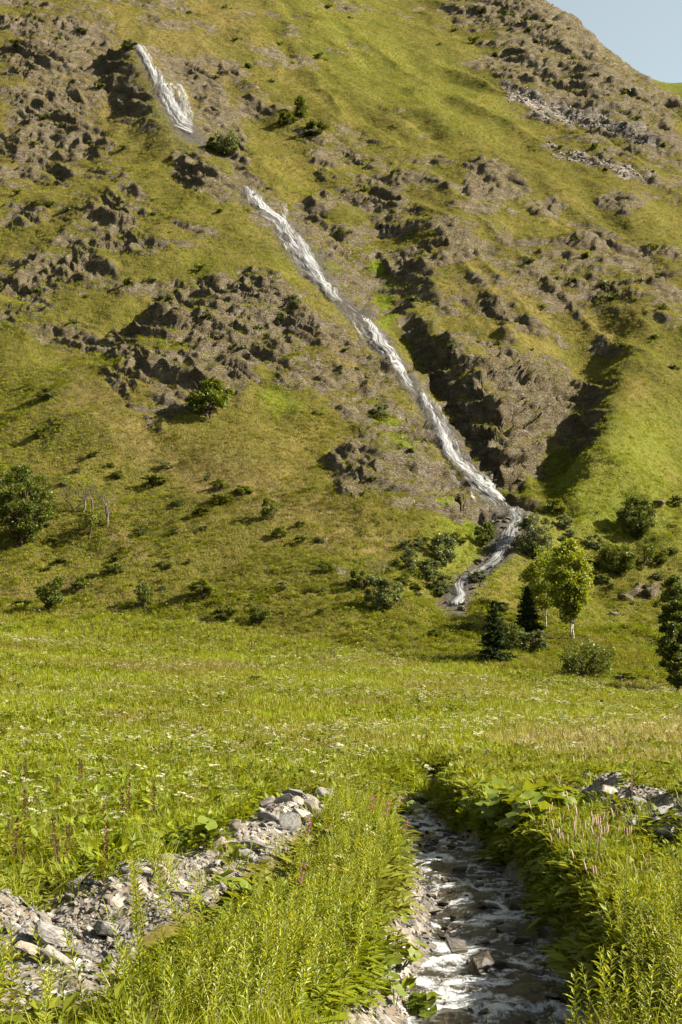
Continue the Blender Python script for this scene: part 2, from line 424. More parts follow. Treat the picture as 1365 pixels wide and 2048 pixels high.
DRY = [
 (1., 8, [(195,1075),(240,1062),(290,1110),(300,1140),(250,1110)]), (1., 8, [(90,1155),(140,1150),(160,1190),(120,1185)]), (1., 8, [(0,1175),(40,1180),(75,1195),(60,1212),(0,1205)]),
 (1., 8, [(310,1200),(350,1205),(390,1222),(360,1230),(315,1222)]), (1., 10, [(330,920),(420,960),(430,990),(370,975)]), (1., 10, [(590,1090),(650,1070),(700,1060),(720,1080),(650,1110)]),
 (.8, 60, [(150,700),(330,870),(560,940),(740,1040),(560,1060),(330,960),(100,800)]),
 (.8, 40, [(540,560),(700,640),(760,760),(700,820),(600,700)]),
 (.7, 50, [(900,540),(1100,560),(1200,620),(1000,640),(880,640)]),
 (.8, 30, [(700,1060),(800,1080),(860,1110),(760,1120),(680,1100)]),
 (.6, 90, [(0,0),(500,0),(500,300),(0,300)]),
 (.9, 14, [(520,1245),(640,1270),(800,1300),(760,1310),(640,1290)]),
]
wx = 14 * fbm(GX / 6, GY / 6, octv=3, seed=41); wy = 14 * fbm(GX / 6, GY / 6, octv=3, seed=47)
def paint(L):
    o = np.zeros(GX.shape)
    for s, soft, poly in L: o = np.maximum(o, s * polymask(PX + wx, PY + wy, poly, soft))
    return o
mt = sstep(122, 134, GY)
rock = paint(ROCKS) * mt; scree = np.clip(paint(SCREE) * (0.85 + 0.8 * fbm(GX / 2.2, GY / 2.2, octv=3, seed=67)), 0, 1) * mt; lush = paint(LUSH) * mt; dry = paint(DRY) * mt
fd, fs, fe = polyline_dist(GX, GY, FW)
wet = np.exp(-(fd / (fe[..., 1] * 0.9 + 0.5)) ** 2) * mt
wet *= 1 - polymask(PX, PY, [(388,288),(420,300),(490,350),(478,372),(430,350),(390,305)], 14)
rock = np.maximum(rock, wet * 0.95)
# outcrops are everywhere except on the smooth turf slopes
SMOOTH = [(40, [(600,40),(760,30),(900,80),(1010,200),(1180,330),(1365,450),(1365,490),(1200,440),(1060,350),(960,270),(880,280),(800,210),(700,190)]),
          (26, [(-300,640),(0,650),(180,730),(300,870),(420,860),(540,830),(660,950),(740,1050),(860,1100),(980,1150),(1100,1330),(-300,1330)]),
          (22, [(1500,660),(1365,660),(1250,690),(1205,880),(1180,960),(1090,1060),(1000,1200),(1000,1330),(1500,1330)]),
          (24, [(270,245),(350,290),(400,330),(470,400),(600,560),(640,620),(600,600),(520,520),(430,450),(330,420),(240,330),(215,260)]), (18, [(500,290),(560,270),(620,330),(640,390),(580,400),(520,340)]), (22, [(950,540),(1060,545),(1090,590),(1000,600)])]
sm = np.zeros(GX.shape)
for soft, poly in SMOOTH: sm = np.maximum(sm, polymask(PX + wx, PY + wy, poly, soft))
gen = (0.42 + 0.55 * fbm(GX / 14, GZ / 9, octv=3, seed=61)) * (1 - 0.95 * sstep(.2, .8, sm)) * sstep(150, 170, GY)
painted = rock * 1.05
brk = fbm(GX / 6.0, GZ / 3.2 + GX / 14, octv=4, seed=71)
crag = np.maximum(painted, gen); crag = sstep(0.16, 0.92, np.clip(crag + brk * 0.42 * (crag > 0.03), 0, 1))
crag = np.maximum(crag, wet * 0.7)
# the brook bed and the rubble
gravel = np.zeros(GX.shape)
for P in PILES:
    d, s, e = polyline_dist(GX, GY, P); gravel = np.maximum(gravel, np.exp(-(d / (e[..., 1] * 0.8)) ** 2 * 0.9))
d, s, e = polyline_dist(GX, GY, BW)
gravel = np.maximum(gravel, 1 - sstep(np.where(s > 0, 0.0, 0.3), np.where(s > 0, 0.2, 0.8), d - e[..., 1])); brookd = d - e[..., 1]; brookside = s

gravel = np.maximum(gravel, polymask(PX, PY, [(-120,1850),(120,1840),(255,1850),(270,1890),(260,1965),(170,2000),(100,2030),(-120,2045)], 30) * (GY < 25))

# real relief: crags with ledges, blocks and cracks pushed out along the slope
gy_, gx_ = np.gradient(GZ)
dXu = np.gradient(GX, axis=1); dYr = np.gradient(GY, axis=0)
Zx = gx_ / dXu; Zy = (gy_ - Zx * np.gradient(GX, axis=0)) / dYr
NZ = 1 / np.sqrt(1 + Zx ** 2 + Zy ** 2); NXn = -Zx * NZ; NYn = -Zy * NZ
act = crag > 0.005
ax, ay, az = GX[act], GY[act], GZ[act]
w3 = fbm(ax / 11, ay / 11, az / 8, octv=3, seed=81)
left = 1 - sstep(-5, 25, ax)                       # beds dip with the falls on the left, lie level on the right
strata = az * 0.95 + ax * (0.10 + 0.42 * left) + 3.0 * w3
def saw(h, c=0.66):
    f = h - np.floor(h); return np.where(f < c, f / c, (1 - f) / (1 - c)) - 0.5
lat = vnoise(ax / 7, ay / 7, strata / 4.3, seed=83); lat2 = vnoise(ax / 3.2, ay / 3.2, strata / 1.7, seed=84); lat3 = vnoise(ax / 1.7, ay / 1.7, strata / .8, seed=82)
big = sstep(-0.25, 0.55, lat); mid = sstep(-0.3, 0.5, lat2)
rib = 0.5 - np.abs(fbm(ax / 5.5 + az * 0.05, ay / 9, az / 12, octv=3, seed=85)) * 1.6       # ribs and clefts down the fall line
hol = sstep(0.35, 0.65, vnoise(ax / 2.0, ay / 2.0, az / 1.5, seed=87))
blk = np.floor(vnoise(ax / 1.5, ay / 1.5, az / 1.2, seed=91) * 2.5) / 2.5
disp = 2.0 * saw(strata / 5.2 + 0.35 * lat) * big + 1.0 * saw(strata / 1.9 + 0.5 * lat2) * mid + 0.35 * saw(strata / 0.85 + lat3) + 0.7 * rib - 0.40 * hol * mid + 0.22 * blk + 0.24 * fbm(ax / 0.9, ay / 0.9, az / 0.7, octv=2, seed=93)
D = np.zeros(GX.shape); rug = 1 + 1.0 * polymask(PX, PY, [(850,610),(1000,600),(1120,640),(1150,720),(1090,830),(1050,960),(970,910),(900,770)], 40)[act]
D[act] = rug * disp * crag[act] * (0.90 + 0.35 * crag[act]) * (1 - 0.6 * wet[act])
fine = mt * (0.16 * fbm(GX / 1.3, GY / 1.3, octv=3, seed=97)) * (1 - wet)
D = D * sstep(122, 150, GY) + fine
sc_a = scree > 0.05
D[sc_a] += scree[sc_a] * (0.35 * np.abs(vnoise(GX[sc_a] / .9, GY[sc_a] / .9, seed=99)) + 0.2 * vnoise(GX[sc_a] / .5, GY[sc_a] / .5, seed=100))
D += (gravel * (GY < 45)) * 0.07 * fbm(GX / .22, GY / .22, octv=2, seed=101)
TX, TY, TZ = GX + NXn * D, GY + NYn * D, GZ + NZ * D
# bare rock where the crags are steep, turf on their ledges
e1 = np.stack([np.gradient(a, axis=1) for a in (TX, TY, TZ)], -1); e0 = np.stack([np.gradient(a, axis=0) for a in (TX, TY, TZ)], -1)
nn = np.cross(e1, e0); nn /= np.linalg.norm(nn, axis=-1, keepdims=True) + 1e-9
steep = 1 - nn[..., 2]
rockm = sstep(0.27, 0.52, steep + 0.32 * (crag - 0.54) + 0.26 * fbm(TX / 4.5, TZ / 2.4 + TX / 12, octv=3, seed=73)) * sstep(0.10, 0.40, crag)
rockm = np.maximum(rockm, wet * 0.9)

# ------------------------------------------------------------------ ground materials
def terrain_mat(name, meadow):
    m, nt, out = nmat(name); k = NT(nt)
    tc = k.n('ShaderNodeTexCoord').outputs['Object']
    ra, la, da, ga, wa = (k.attr(a) for a in ('rock', 'lush', 'dry', 'gravel', 'wet'))
    n1 = k.noise(0.11, 3, 0.6, tc); n2 = k.noise(1.1, 4, 0.65, tc); n3 = k.noise(5.0, 3, 0.6, tc)
    f = k.math('ADD', k.math('MULTIPLY', n1, 0.5), k.math('MULTIPLY', n2, 0.5))
    grass = k.ramp(f, [(0.38, (0.038, 0.038, 0.006)), (0.50, (0.068, 0.060, 0.012)), (0.61, (0.096, 0.074, 0.020))])
    lushc = k.ramp(n2, [(0.35, (0.060, 0.088, 0.006)), (0.65, (0.10, 0.125, 0.010))])
    dryc = k.ramp(n2, [(0.3, (0.070, 0.053, 0.018)), (0.7, (0.122, 0.092, 0.036))])
    g = k.mix(k.math('MULTIPLY', la, 0.8), grass, lushc)
    g = k.mix(k.maprange(k.math('ADD', k.math('MULTIPLY', da, 0.7), k.math('MULTIPLY', n2, 0.6)), 0.45, 0.95), g, dryc)
    # tussocks: darker tops and pale thatch, grain of the turf
    g = k.mix(k.math('MULTIPLY', k.maprange(n3, 0.55, 0.75), 0.35), g, (0.115, 0.092, 0.028))
    vec = k.n('ShaderNodeMapping'); vec.inputs['Scale'].default_value = (1, 1, 2.2); vec.inputs['Rotation'].default_value = (0.3, 0.35, 0); k.l(tc, vec.inputs[0])
    r1 = k.noise(0.45, 4, 0.65, vec.outputs[0]); r2 = k.noise(3.6, 4, 0.72, vec.outputs[0])
    rk = k.ramp(k.math('ADD', k.math('MULTIPLY', r1, 0.35), k.math('MULTIPLY', r2, 0.65)),
                [(0.37, (0.030, 0.022, 0.013)), (0.46, (0.098, 0.075, 0.046)), (0.55, (0.165, 0.132, 0.088)), (0.64, (0.27, 0.23, 0.17))])
    sv = k.n('ShaderNodeMapping'); sv.inputs['Scale'].default_value = (0.22, 0.22, 2.6); sv.inputs['Rotation'].default_value = (0.15, 0.42, 0); k.l(tc, sv.inputs[0])
    bed = k.noise(0.9, 3, 0.7, sv.outputs[0], 0.5)
    rk = k.mix(k.maprange(bed, 0.56, 0.66, 0.0, 0.55), rk, (0.030, 0.024, 0.017)); rk = k.mix(k.maprange(bed, 0.30, 0.42, 0.5, 0.0), rk, (0.24, 0.205, 0.15))
    rk = k.mix(k.maprange(n1, 0.42, 0.60, 0.0, 0.4), rk, k.mix(1.0, rk, (0.92, 1.0, 1.12), 'MULTIPLY'))
    rk = k.mix(k.math('MULTIPLY', k.maprange(n2, 0.47, 0.62), 0.6), rk, (0.112, 0.092, 0.028))
    rk = k.mix(k.math('MULTIPLY', wa, 0.72), rk, (0.022, 0.019, 0.016))
    rm = k.maprange(k.math('ADD', k.math('ADD', ra, k.math('MULTIPLY', k.math('SUBTRACT', n2, 0.5), 1.5)), k.math('MULTIPLY', k.math('SUBTRACT', r2, 0.5), 1.5)), 0.36, 0.56, smooth=True)
    c = k.mix(rm, g, rk)
    # rubble: pale slate chips
    vor = k.n('ShaderNodeTexVoronoi'); vor.inputs['Scale'].default_value = 9.0 if meadow else 1.6; k.l(tc, vor.inputs['Vector'])
    chip = k.ramp(k.math('FRACT', k.math('MULTIPLY', vor.outputs['Color'], 7.3)), [(0.0, (0.06, 0.052, 0.042)), (0.5, (0.14, 0.125, 0.105)), (1.0, (0.25, 0.235, 0.21))])
    chip = k.mix(k.maprange(n3, 0.4, 0.7), chip, (0.115, 0.09, 0.06))
    gm = k.maprange(k.math('ADD', ga, k.math('MULTIPLY', k.math('SUBTRACT', n3, 0.5), 0.9)), 0.38, 0.55)
    chip = k.mix(k.math('MULTIPLY', wa, 0.75), chip, (0.035, 0.028, 0.02))
    c = k.mix(gm, c, chip)
    h = k.math('MULTIPLY', k.math('ADD', n3, n2), 0.05 if meadow else 0.30)
    h = k.math('ADD', h, k.math('MULTIPLY', k.math('MULTIPLY', r2, rm), 1.0))
    h = k.math('ADD', h, k.math('MULTIPLY', k.math('MULTIPLY', vor.outputs['Distance'], gm), 0.06 if meadow else 0.3))
    nb = k.bump(h, 1.0, 1.0)
    rough = k.math('SUBTRACT', 0.95, k.math('MULTIPLY', wa, 0.55))
    p = k.principled(c, rough, k.math('ADD', 0.04, k.math('MULTIPLY', wa, 0.3)), nb)
    k.l(p.outputs[0], out.inputs[0]); return m
M_MEADOW = terrain_mat('meadow_soil', True); M_MTN = terrain_mat('mountain_turf_and_rock', False)

wetall = wet.copy()
wetall = np.maximum(wetall, (1 - sstep(0.0, 0.35, brookd)) * (GY < 45))
idx = np.arange(NU * NY).reshape(NY, NU)
Q = np.stack([idx[:-1, :-1], idx[:-1, 1:], idx[1:, 1:], idx[1:, :-1]], -1).reshape(-1, 4)
V = np.stack([TX, TY, TZ], -1).reshape(-1, 3)
edge = np.interp(PX, [-600, 0, 200, 400, 600, 740, 990, 1143, 1250, 1365, 2000], [1180, 1212, 1235, 1255, 1288, 1318, 1345, 1360, 1375, 1392, 1410])
is_m = ((PY - edge) > 0) | (GY < 80)
qm = is_m.ravel()[Q].mean(1) > 0.5
def terr(name, sel, mat):
    q = Q[sel]; used = np.unique(q); mp = np.full(NU * NY, -1, np.int64); mp[used] = np.arange(len(used))
    at = {n: a.ravel()[used] for n, a in (('rock', rockm), ('lush', lush), ('dry', dry), ('gravel', np.maximum(gravel * (GY < 45), scree)), ('wet', wetall))}
    return link(name, mesh_np(name, V[used], mp[q], at, True, mat))
tag(terr('meadow_ground', qm, M_MEADOW), 'gently rising valley floor under the flowery meadow', 'ground', kind='structure')
tag(terr('mountainside', ~qm, M_MTN), 'steep green mountainside with broken brown crags', 'mountain', kind='structure')
BVH = BVHTree.FromPolygons(V.tolist(), Q.tolist(), all_triangles=False)

def zat(X, Y):
    """ground height by bilinear look-up in the polar grid"""
    X = np.asarray(X, float); Y = np.asarray(Y, float)
    fc = np.interp(X / Y, U, np.arange(NU)); fr = np.interp(Y, YS, np.arange(NY))
    c0 = np.clip(fc.astype(int), 0, NU - 2); r0 = np.clip(fr.astype(int), 0, NY - 2); a = fc - c0; b = fr - r0
    return (TZ[r0, c0] * (1 - a) + TZ[r0, c0 + 1] * a) * (1 - b) + (TZ[r0 + 1, c0] * (1 - a) + TZ[r0 + 1, c0 + 1] * a) * b
def gat(A, X, Y):
    fc = np.clip(np.rint(np.interp(X / Y, U, np.arange(NU))).astype(int), 0, NU - 1); fr = np.clip(np.rint(np.interp(Y, YS, np.arange(NY))).astype(int), 0, NY - 1)
    return A[fr, fc]
def hit(px, py):
    """the ground point seen through a photograph pixel"""
    a, b = pixdir(px, py); o = Vector((0, 0, CAMZ)); d = Vector((float(a), 1.0, float(b))).normalized()
    p, n, i, t = BVH.ray_cast(o, d)
    return p
def drop(x, y):
    p, n, i, t = BVH.ray_cast(Vector((x, y, 600)), Vector((0, 0, -1)))
    return p if p is not None else Vector((x, y, float(zat(x, y))))

# the farther hill peeping over the ridge, top right
hx = np.linspace(-1, 1, 60)[None, :]; hy = np.linspace(0, 1, 30)[:, None]
bx, by, bz = pixpt(1400, 160, 760)
HX = bx + hx * 170 + 0 * hy; HY = by + hy * 160 + 0 * hx - 60
HZ = (bz + 31) - 160 * (1 - sstep(0, 0.8, hy)) - 120 * (hx - 0.1) ** 2 - 60 * sstep(0.75, 1, hy) + 7 * fbm(HX / 30, HY / 30, octv=4, seed=7)
hi = np.arange(1800).reshape(30, 60); HQ = np.stack([hi[:-1, :-1], hi[:-1, 1:], hi[1:, 1:], hi[1:, :-1]], -1).reshape(-1, 4)
hv = np.stack([HX, HY, HZ], -1).reshape(-1, 3)
z0 = np.zeros(1800)
tag(link('distant_hill', mesh_np('distant_hill', hv, HQ, {'rock': z0, 'lush': z0 + .5, 'dry': z0, 'gravel': z0, 'wet': z0}, True, M_MTN)), 'far grassy hill peeping over the ridge at top right', 'hill', kind='structure')
# ------------------------------------------------------------------ running water
def fall_mat():
    m, nt, out = nmat('falling_white_water'); k = NT(nt)
    uv = k.n('ShaderNodeUVMap'); uv.uv_map = 'UVMap'
    mp = k.n('ShaderNodeMapping'); mp.inputs['Scale'].default_value = (1.0, 0.06, 1); k.l(uv.outputs[0], mp.inputs[0])
    a = k.noise(1.6, 3, 0.6, mp.outputs[0], 0.35); b = k.noise(5.0, 3, 0.6, mp.outputs[0], 0.25)
    dens = k.attr('dens')
    f = k.math('ADD', k.math('MULTIPLY', a, 0.5), k.math('MULTIPLY', b, 0.5))
    al = k.maprange(k.math('ADD', f, k.math('MULTIPLY', k.math('SUBTRACT', dens, 0.90), 0.6)), 0.43, 0.68, smooth=True)
    c = k.mix(k.maprange(b, 0.35, 0.65), (0.24, 0.245, 0.24), (0.47, 0.47, 0.455))
    d = k.n('ShaderNodeBsdfDiffuse'); k.l(c, d.inputs[0])
    t = k.n('ShaderNodeBsdfTranslucent'); k.l(c, t.inputs[0])
    g = k.n('ShaderNodeBsdfGlossy'); g.inputs['Roughness'].default_value = 0.3
    s = k.mixsh(0.5, d.outputs[0], t.outputs[0]); s = k.mixsh(0.06, s, g.outputs[0])
    tr = k.n('ShaderNodeBsdfTransparent')
    k.l(k.mixsh(al, tr.outputs[0], s), out.inputs[0]); return m
M_FALL = fall_mat()
def fall_ribbon(rows, ncol, dens, pull, seed, step=3.0):
    """sheet of water lying on the rock: rows of (photo y, left x, right x); depth comes from the ground it runs over"""
    rows = np.array(rows, float); ys = np.arange(rows[0, 0], rows[-1, 0] + 0.1, step)
    L = np.interp(ys, rows[:, 0], rows[:, 1]); Rr = np.interp(ys, rows[:, 0], rows[:, 2])
    V, A, UVv = [], [], []; vlen = 0.0; prev = None
    for i, y in enumerate(ys):
        xl = L[i] + 3 * vnoise(np.array([y / 9.0]), np.array([seed * 1.0]))[0]; xr = Rr[i] + 3 * vnoise(np.array([y / 9.0]), np.array([seed + 40.0]))[0]
        xm, xw = (xl + xr) / 2, (xr - xl) * (0.95 if seed > 3 else 0.76); xl, xr = xm - xw, xm + xw; mid = hit(xm, y)
        if prev is not None: vlen += (mid - prev).length
        prev = mid; wid = (xr - xl) / F * mid.y
        for j in range(ncol):
            t = j / (ncol - 1); p = hit(xl + (xr - xl) * t, y)
            d = (Vector((0, 0, CAMZ)) - p).normalized()
            e = pull * (0.35 + 0.65 * math.sin(math.pi * t))
            q = p + Vector((0, -e, 0.35 * e))
            V.append(q); UVv.append((t * wid + seed * 7.7, vlen))
            A.append(dens * min(1.0, math.sin(math.pi * t) * 1.15) * (0.75 + 0.25 * min(1, min(i, len(ys) - 1 - i) / 3)))
    # (rays that slip over the brink would land far behind: hold them at the row's own depth)
    # smooth the depth a little along the flow so that the sheet leaves the small bumps
    P = np.array([tuple(v) for v in V]).reshape(len(ys), ncol, 3)
    for i in range(len(ys)):
        o = np.array([0, 0, CAMZ]); m = np.median(P[i, :, 1]) + 0.8; far = P[i, :, 1] > m; P[i, far] = o + (P[i, far] - o) * (m / P[i, far, 1])[:, None]
    for i in range(len(ys) - 2, -1, -1):
        o = np.array([0, 0, CAMZ]); m = P[i + 1, :, 1] + 3.0; far = P[i, :, 1] > m; P[i, far] = o + (P[i, far] - o) * (m[far] / P[i, far, 1])[:, None]
    for _ in range(2): P[1:-1, :, 1] = np.minimum(P[1:-1, :, 1], 0.25 * P[:-2, :, 1] + 0.5 * P[1:-1, :, 1] + 0.25 * P[2:, :, 1])
    lim = P[:, :, 1] + 0.12
    for _ in range(10):
        A_ = P[:, :, 1].copy(); A_[1:-1] = 0.25 * P[:-2, :, 1] + 0.5 * P[1:-1, :, 1] + 0.25 * P[2:, :, 1]; A_[:, 1:-1] = 0.3 * A_[:, :-2] + 0.4 * A_[:, 1:-1] + 0.3 * A_[:, 2:]
        P[:, :, 1] = np.minimum(A_, lim)
    ix = np.arange(len(ys) * ncol).reshape(len(ys), ncol)
    q = np.stack([ix[:-1, :-1], ix[:-1, 1:], ix[1:, 1:], ix[1:, :-1]], -1).reshape(-1, 4)
    return P.reshape(-1, 3), q, A, UVv
def water_thing(name, parts, label, cat):
    Vs, Qs, As, Us, n = [], [], [], [], 0
    for r in parts:
        v, q, a, u = fall_ribbon(*r); Vs.append(v); Qs.append(q + n); As += a; Us += u; n += len(v)
    me = mesh_np(name, np.concatenate(Vs), np.concatenate(Qs), {'dens': As}, True, M_FALL, uv=Us)
    return tag(link(name, me), label, cat, kind='structure')
water_thing('waterfall', [
    ([(84,265,277),(100,272,296),(120,285,309),(150,297,326),(165,303,338),(175,306,366),(200,314,380),(230,324,388),(250,336,391),(264,356,391),(280,384,394)], 22, 0.92, .45, 1),
    ([(90,268,281),(120,288,304),(160,303,322),(200,330,352),(240,350,376),(262,366,384)], 8, 1.0, .8, 2),
    ([(172,345,367),(200,356,381),(240,366,390),(270,380,392)], 8, .95, .9, 3),
  ], 'uppermost white waterfall dropping off the cliff at upper left', 'waterfall')
water_thing('waterfall', [
    ([(368,480,490),(385,486,515),(400,490,532),(415,503,545),(430,518,568),(445,540,580),(460,552,592),(480,554,614),(500,564,628),(520,579,638),(540,597,646),(555,618,652),(570,634,664),(590,648,684),(612,664,694)], 22, .88, .4, 4),
    ([(372,482,490),(400,500,516),(430,530,550),(445,556,574),(470,566,596),(500,588,618),(530,606,634),(555,626,646),(580,644,664),(608,672,688)], 10, 1.0, .8, 5),
    ([(398,505,512),(430,520,526),(470,553,558),(510,574,580)], 4, .8, .5, 6),
    ([(425,560,580),(436,568,578),(445,565,580)], 4, 1.0, .5, 7),
  ], 'long middle waterfall fanning over a rock slab', 'waterfall')
water_thing('waterfall', [
    ([(606,668,696),(620,686,712),(640,702,735),(660,712,756),(690,738,780),(710,756,798),(728,772,806),(745,786,816),(770,804,828),(792,822,842)], 18, .78, .35, 8),
    ([(636,720,732),(650,728,748),(670,738,764),(690,748,780),(710,764,796),(726,778,803),(745,790,812),(768,806,824),(788,824,838)], 10, 1.0, .7, 9),
    ([(630,694,699),(660,712,718),(690,733,740)], 4, .85, .4, 10),
  ], 'narrow waterfall chute between the middle and lower falls', 'waterfall')
water_thing('waterfall', [
    ([(784,834,848),(800,840,869),(825,849,886),(850,863,899),(880,878,911),(900,882,918),(915,886,922),(928,898,940),(945,918,966),(965,938,987),(985,958,1001),(1005,980,1012),(1022,1000,1036)], 22, .90, .4, 11),
    ([(786,836,846),(820,850,866),(850,868,884),(890,884,904),(915,892,914),(935,914,934),(960,944,966),(985,970,990),(1010,992,1008)], 10, 1.0, .8, 12),
    ([(796,852,866),(830,876,888),(870,896,908),(905,906,920)], 6, .85, .9, 13),
    ([(930,905,915),(960,925,940),(990,950,970),(1015,975,990)], 8, .90, .3, 14),
    ([(945,890,900),(980,920,935),(1010,955,965)], 6, .84, .3, 15),
  ], 'lowest white waterfall sliding down into the dark ravine', 'waterfall')
water_thing('mountain_stream', [
    ([(1018,1008,1036),(1030,1014,1044),(1042,1018,1046),(1056,1008,1042),(1070,1002,1036),(1090,994,1022),(1104,988,1012),(1116,982,1004),(1128,968,998),(1140,952,984)], 14, 1.0, .5, 16, 2.0),
    ([(1136,960,984),(1150,934,968),(1162,918,946),(1172,908,930),(1182,908,926),(1194,912,934),(1204,902,930),(1214,898,920)], 10, 1.02, .5, 17, 2.0),
    ([(1028,1018,1034),(1050,1022,1036),(1068,1024,1034),(1085,1014,1026)], 6, .95, .35, 18, 2.0),
    ([(1110,988,1000),(1132,968,984),(1150,944,960),(1166,916,930)], 6, .95, .35, 19, 2.0),
  ], 'white mountain stream tumbling over dark stones below the falls', 'stream')

# the brook in the foreground
def brook_mat():
    m, nt, out = nmat('brook_water'); k = NT(nt)
    tc = k.n('ShaderNodeTexCoord').outputs['Object']
    mp = k.n('ShaderNodeMapping'); mp.inputs['Scale'].default_value = (1.0, 0.7, 1.0); k.l(tc, mp.inputs[0])
    fo = k.attr('foam')
    n1 = k.noise(9.0, 5, 0.7, mp.outputs[0], 0.8); mq = k.n('ShaderNodeMapping'); mq.inputs['Scale'].default_value = (1.0, 0.45, 1.0); k.l(tc, mq.inputs[0]); n2 = k.noise(30.0, 5, 0.72, mq.outputs[0], 0.8)
    nz = k.math('ADD', k.math('MULTIPLY', n1, 0.42), k.math('MULTIPLY', n2, 0.58))
    f = k.maprange(k.math('ADD', nz, k.math('MULTIPLY', k.math('SUBTRACT', fo, 0.5), 0.55)), 0.42, 0.66, smooth=True)
    c = k.mix(k.maprange(n1, 0.35, 0.7), (0.016, 0.012, 0.007), (0.060, 0.050, 0.034))
    nb = k.bump(k.math('ADD', k.math('MULTIPLY', n1, 0.10), k.math('MULTIPLY', n2, 0.035)), 1.0, 1.0)
    w = k.principled(c, 0.10, 0.35, nb)
    fb = k.principled(k.mix(n2, (0.10, 0.10, 0.09), (0.80, 0.80, 0.78)), 0.45, 0.4, nb)
    k.l(k.mixsh(f, w.outputs[0], fb.outputs[0]), out.inputs[0]); return m
M_BROOK = brook_mat()
seg = np.concatenate([[0], np.cumsum(np.hypot(np.diff(BW[:, 0]), np.diff(BW[:, 1])))])
ss = np.arange(0, seg[-1], 0.06); nt_ = 44
cx, cy_, cz, ch = (np.interp(ss, seg, BW[:, i]) for i in range(4))
for _ in range(40):       # round the corners of the course
    for a in (cx, ch): a[1:-1] = 0.25 * a[:-2] + 0.5 * a[1:-1] + 0.25 * a[2:]
tx, ty = np.gradient(cx), np.gradient(cy_); tl = np.hypot(tx, ty); nxv, nyv = ty / tl, -tx / tl
tt = np.linspace(-1, 1, nt_)
Wd = (ch + 0.45)[:, None] * tt[None, :]
WX = cx[:, None] + nxv[:, None] * Wd; WY = cy_[:, None] + nyv[:, None] * Wd
S = np.repeat(ss[:, None], nt_, 1) + 1.1 * vnoise(WX * 0.9, WY * 0.45, seed=55) + 0.30 * vnoise(WX * 3.2, WY * 1.3, seed=56) + 0.08 * vnoise(WX * 9, WY * 4, seed=57)
edges = [0.0]
r_ = np.random.default_rng(5)
while edges[-1] < ss[-1] + 3: edges.append(edges[-1] + r_.uniform(0.5, 1.9))
edges = np.array(edges)
S = np.clip(S, 0, edges[-1] - .01)
bi = np.clip(np.searchsorted(edges, S) - 1, 0, len(edges) - 2); a0 = edges[bi]; a1 = edges[bi + 1]; fr = np.clip((S - a0) / (a1 - a0), 0, 1)
prof = a0 + (a1 - a0) * (0.5 * fr + 0.5 * sstep(0.66, 1.0, fr))     # going upstream: pool, then a step up
strg = np.clip(0.5 + 0.9 * vnoise(WX * 1.1, S * 1.3, seed=54), 0, 1)     # a step breaks hard only along part of its width
zb = np.interp(prof, ss, cz); fo = (np.maximum(1 - np.abs(fr - 0.84) / 0.20, 0) * 0.7 + np.exp(-(0.84 - fr).clip(0) * (a1 - a0) / 0.38) * 0.9 * (fr < 0.86)) * strg
amp = 0.022 + 0.055 * np.clip(fo, 0, 1)
WZ = zb + amp * (fbm(WX * 5, WY * 3.6, octv=3, seed=58)) + 0.03 * fbm(WX * 2.2, WY * 1.7, octv=2, seed=59)
fo = np.clip(0.38 + 0.42 * fo + 0.75 * fbm(WX * 4.2 + .4 * vnoise(WX * 3, WY * 3, seed=65), WY * 2.6, octv=4, gain=.65, seed=60) - 0.35 * (np.abs(tt)[None, :] > 0.92), 0, 1.2)
ix = np.arange(WX.size).reshape(WX.shape); q = np.stack([ix[:-1, :-1], ix[:-1, 1:], ix[1:, 1:], ix[1:, :-1]], -1).reshape(-1, 4)
tag(link('brook_water', mesh_np('brook_water', np.stack([WX, WY, WZ], -1).reshape(-1, 3), q, {'foam': fo.ravel()}, True, M_BROOK)), 'shallow brook rushing in small foaming steps', 'stream', kind='structure')
def water_z(x, y): 
    d, s, e = polyline_dist(np.array([x], float), np.array([y], float), BW); return float(e[0, 0])
# ------------------------------------------------------------------ stones
def stone_mat(name, cols, spec=0.15, rough=0.85, moss=0.0):
    m, nt, out = nmat(name); k = NT(nt)
    tc = k.n('ShaderNodeTexCoord').outputs['Object']; orn = k.n('ShaderNodeObjectInfo').outputs['Random']
    mp = k.n('ShaderNodeMapping'); mp.inputs['Scale'].default_value = (1, 1, 3.2); k.l(tc, mp.inputs[0])
    va = k.n('ShaderNodeVectorMath', operation='ADD'); k.l(mp.outputs[0], va.inputs[0])
    cb = k.n('ShaderNodeCombineXYZ'); k.l(k.math('MULTIPLY', orn, 40.0), cb.inputs[0]); k.l(k.math('MULTIPLY', orn, 17.0), cb.inputs[2]); k.l(cb.outputs[0], va.inputs[1])
    n1 = k.noise(2.0, 6, 0.65, va.outputs[0], 0.5); n2 = k.noise(14.0, 4, 0.65, va.outputs[0])
    c = k.ramp(k.math('ADD', k.math('MULTIPLY', n1, 0.6), k.math('MULTIPLY', n2, 0.4)), [(0.36, cols[0]), (0.50, cols[1]), (0.64, cols[2])])
    warm = k.mix(1.0, c, (1.05, 0.90, 0.68), 'MULTIPLY'); c = k.mix(k.maprange(orn, 0.45, 0.9, 0.0, 0.8), c, warm)
    dark = k.mix(1.0, c, (0.6, 0.6, 0.62), 'MULTIPLY'); c = k.mix(k.maprange(k.math('FRACT', k.math('MULTIPLY', orn, 7.7)), 0.5, 1.0, 0.0, 0.9), c, dark)
    if moss: c = k.mix(k.math('MULTIPLY', k.maprange(n1, 0.5, 0.6), moss), c, (0.06, 0.055, 0.012))
    nb = k.bump(k.math('ADD', k.math('MULTIPLY', n1, 0.03), k.math('MULTIPLY', n2, 0.008)), 1.0, 1.0)
    k.l(k.principled(c, rough, spec, nb).outputs[0], out.inputs[0]); return m
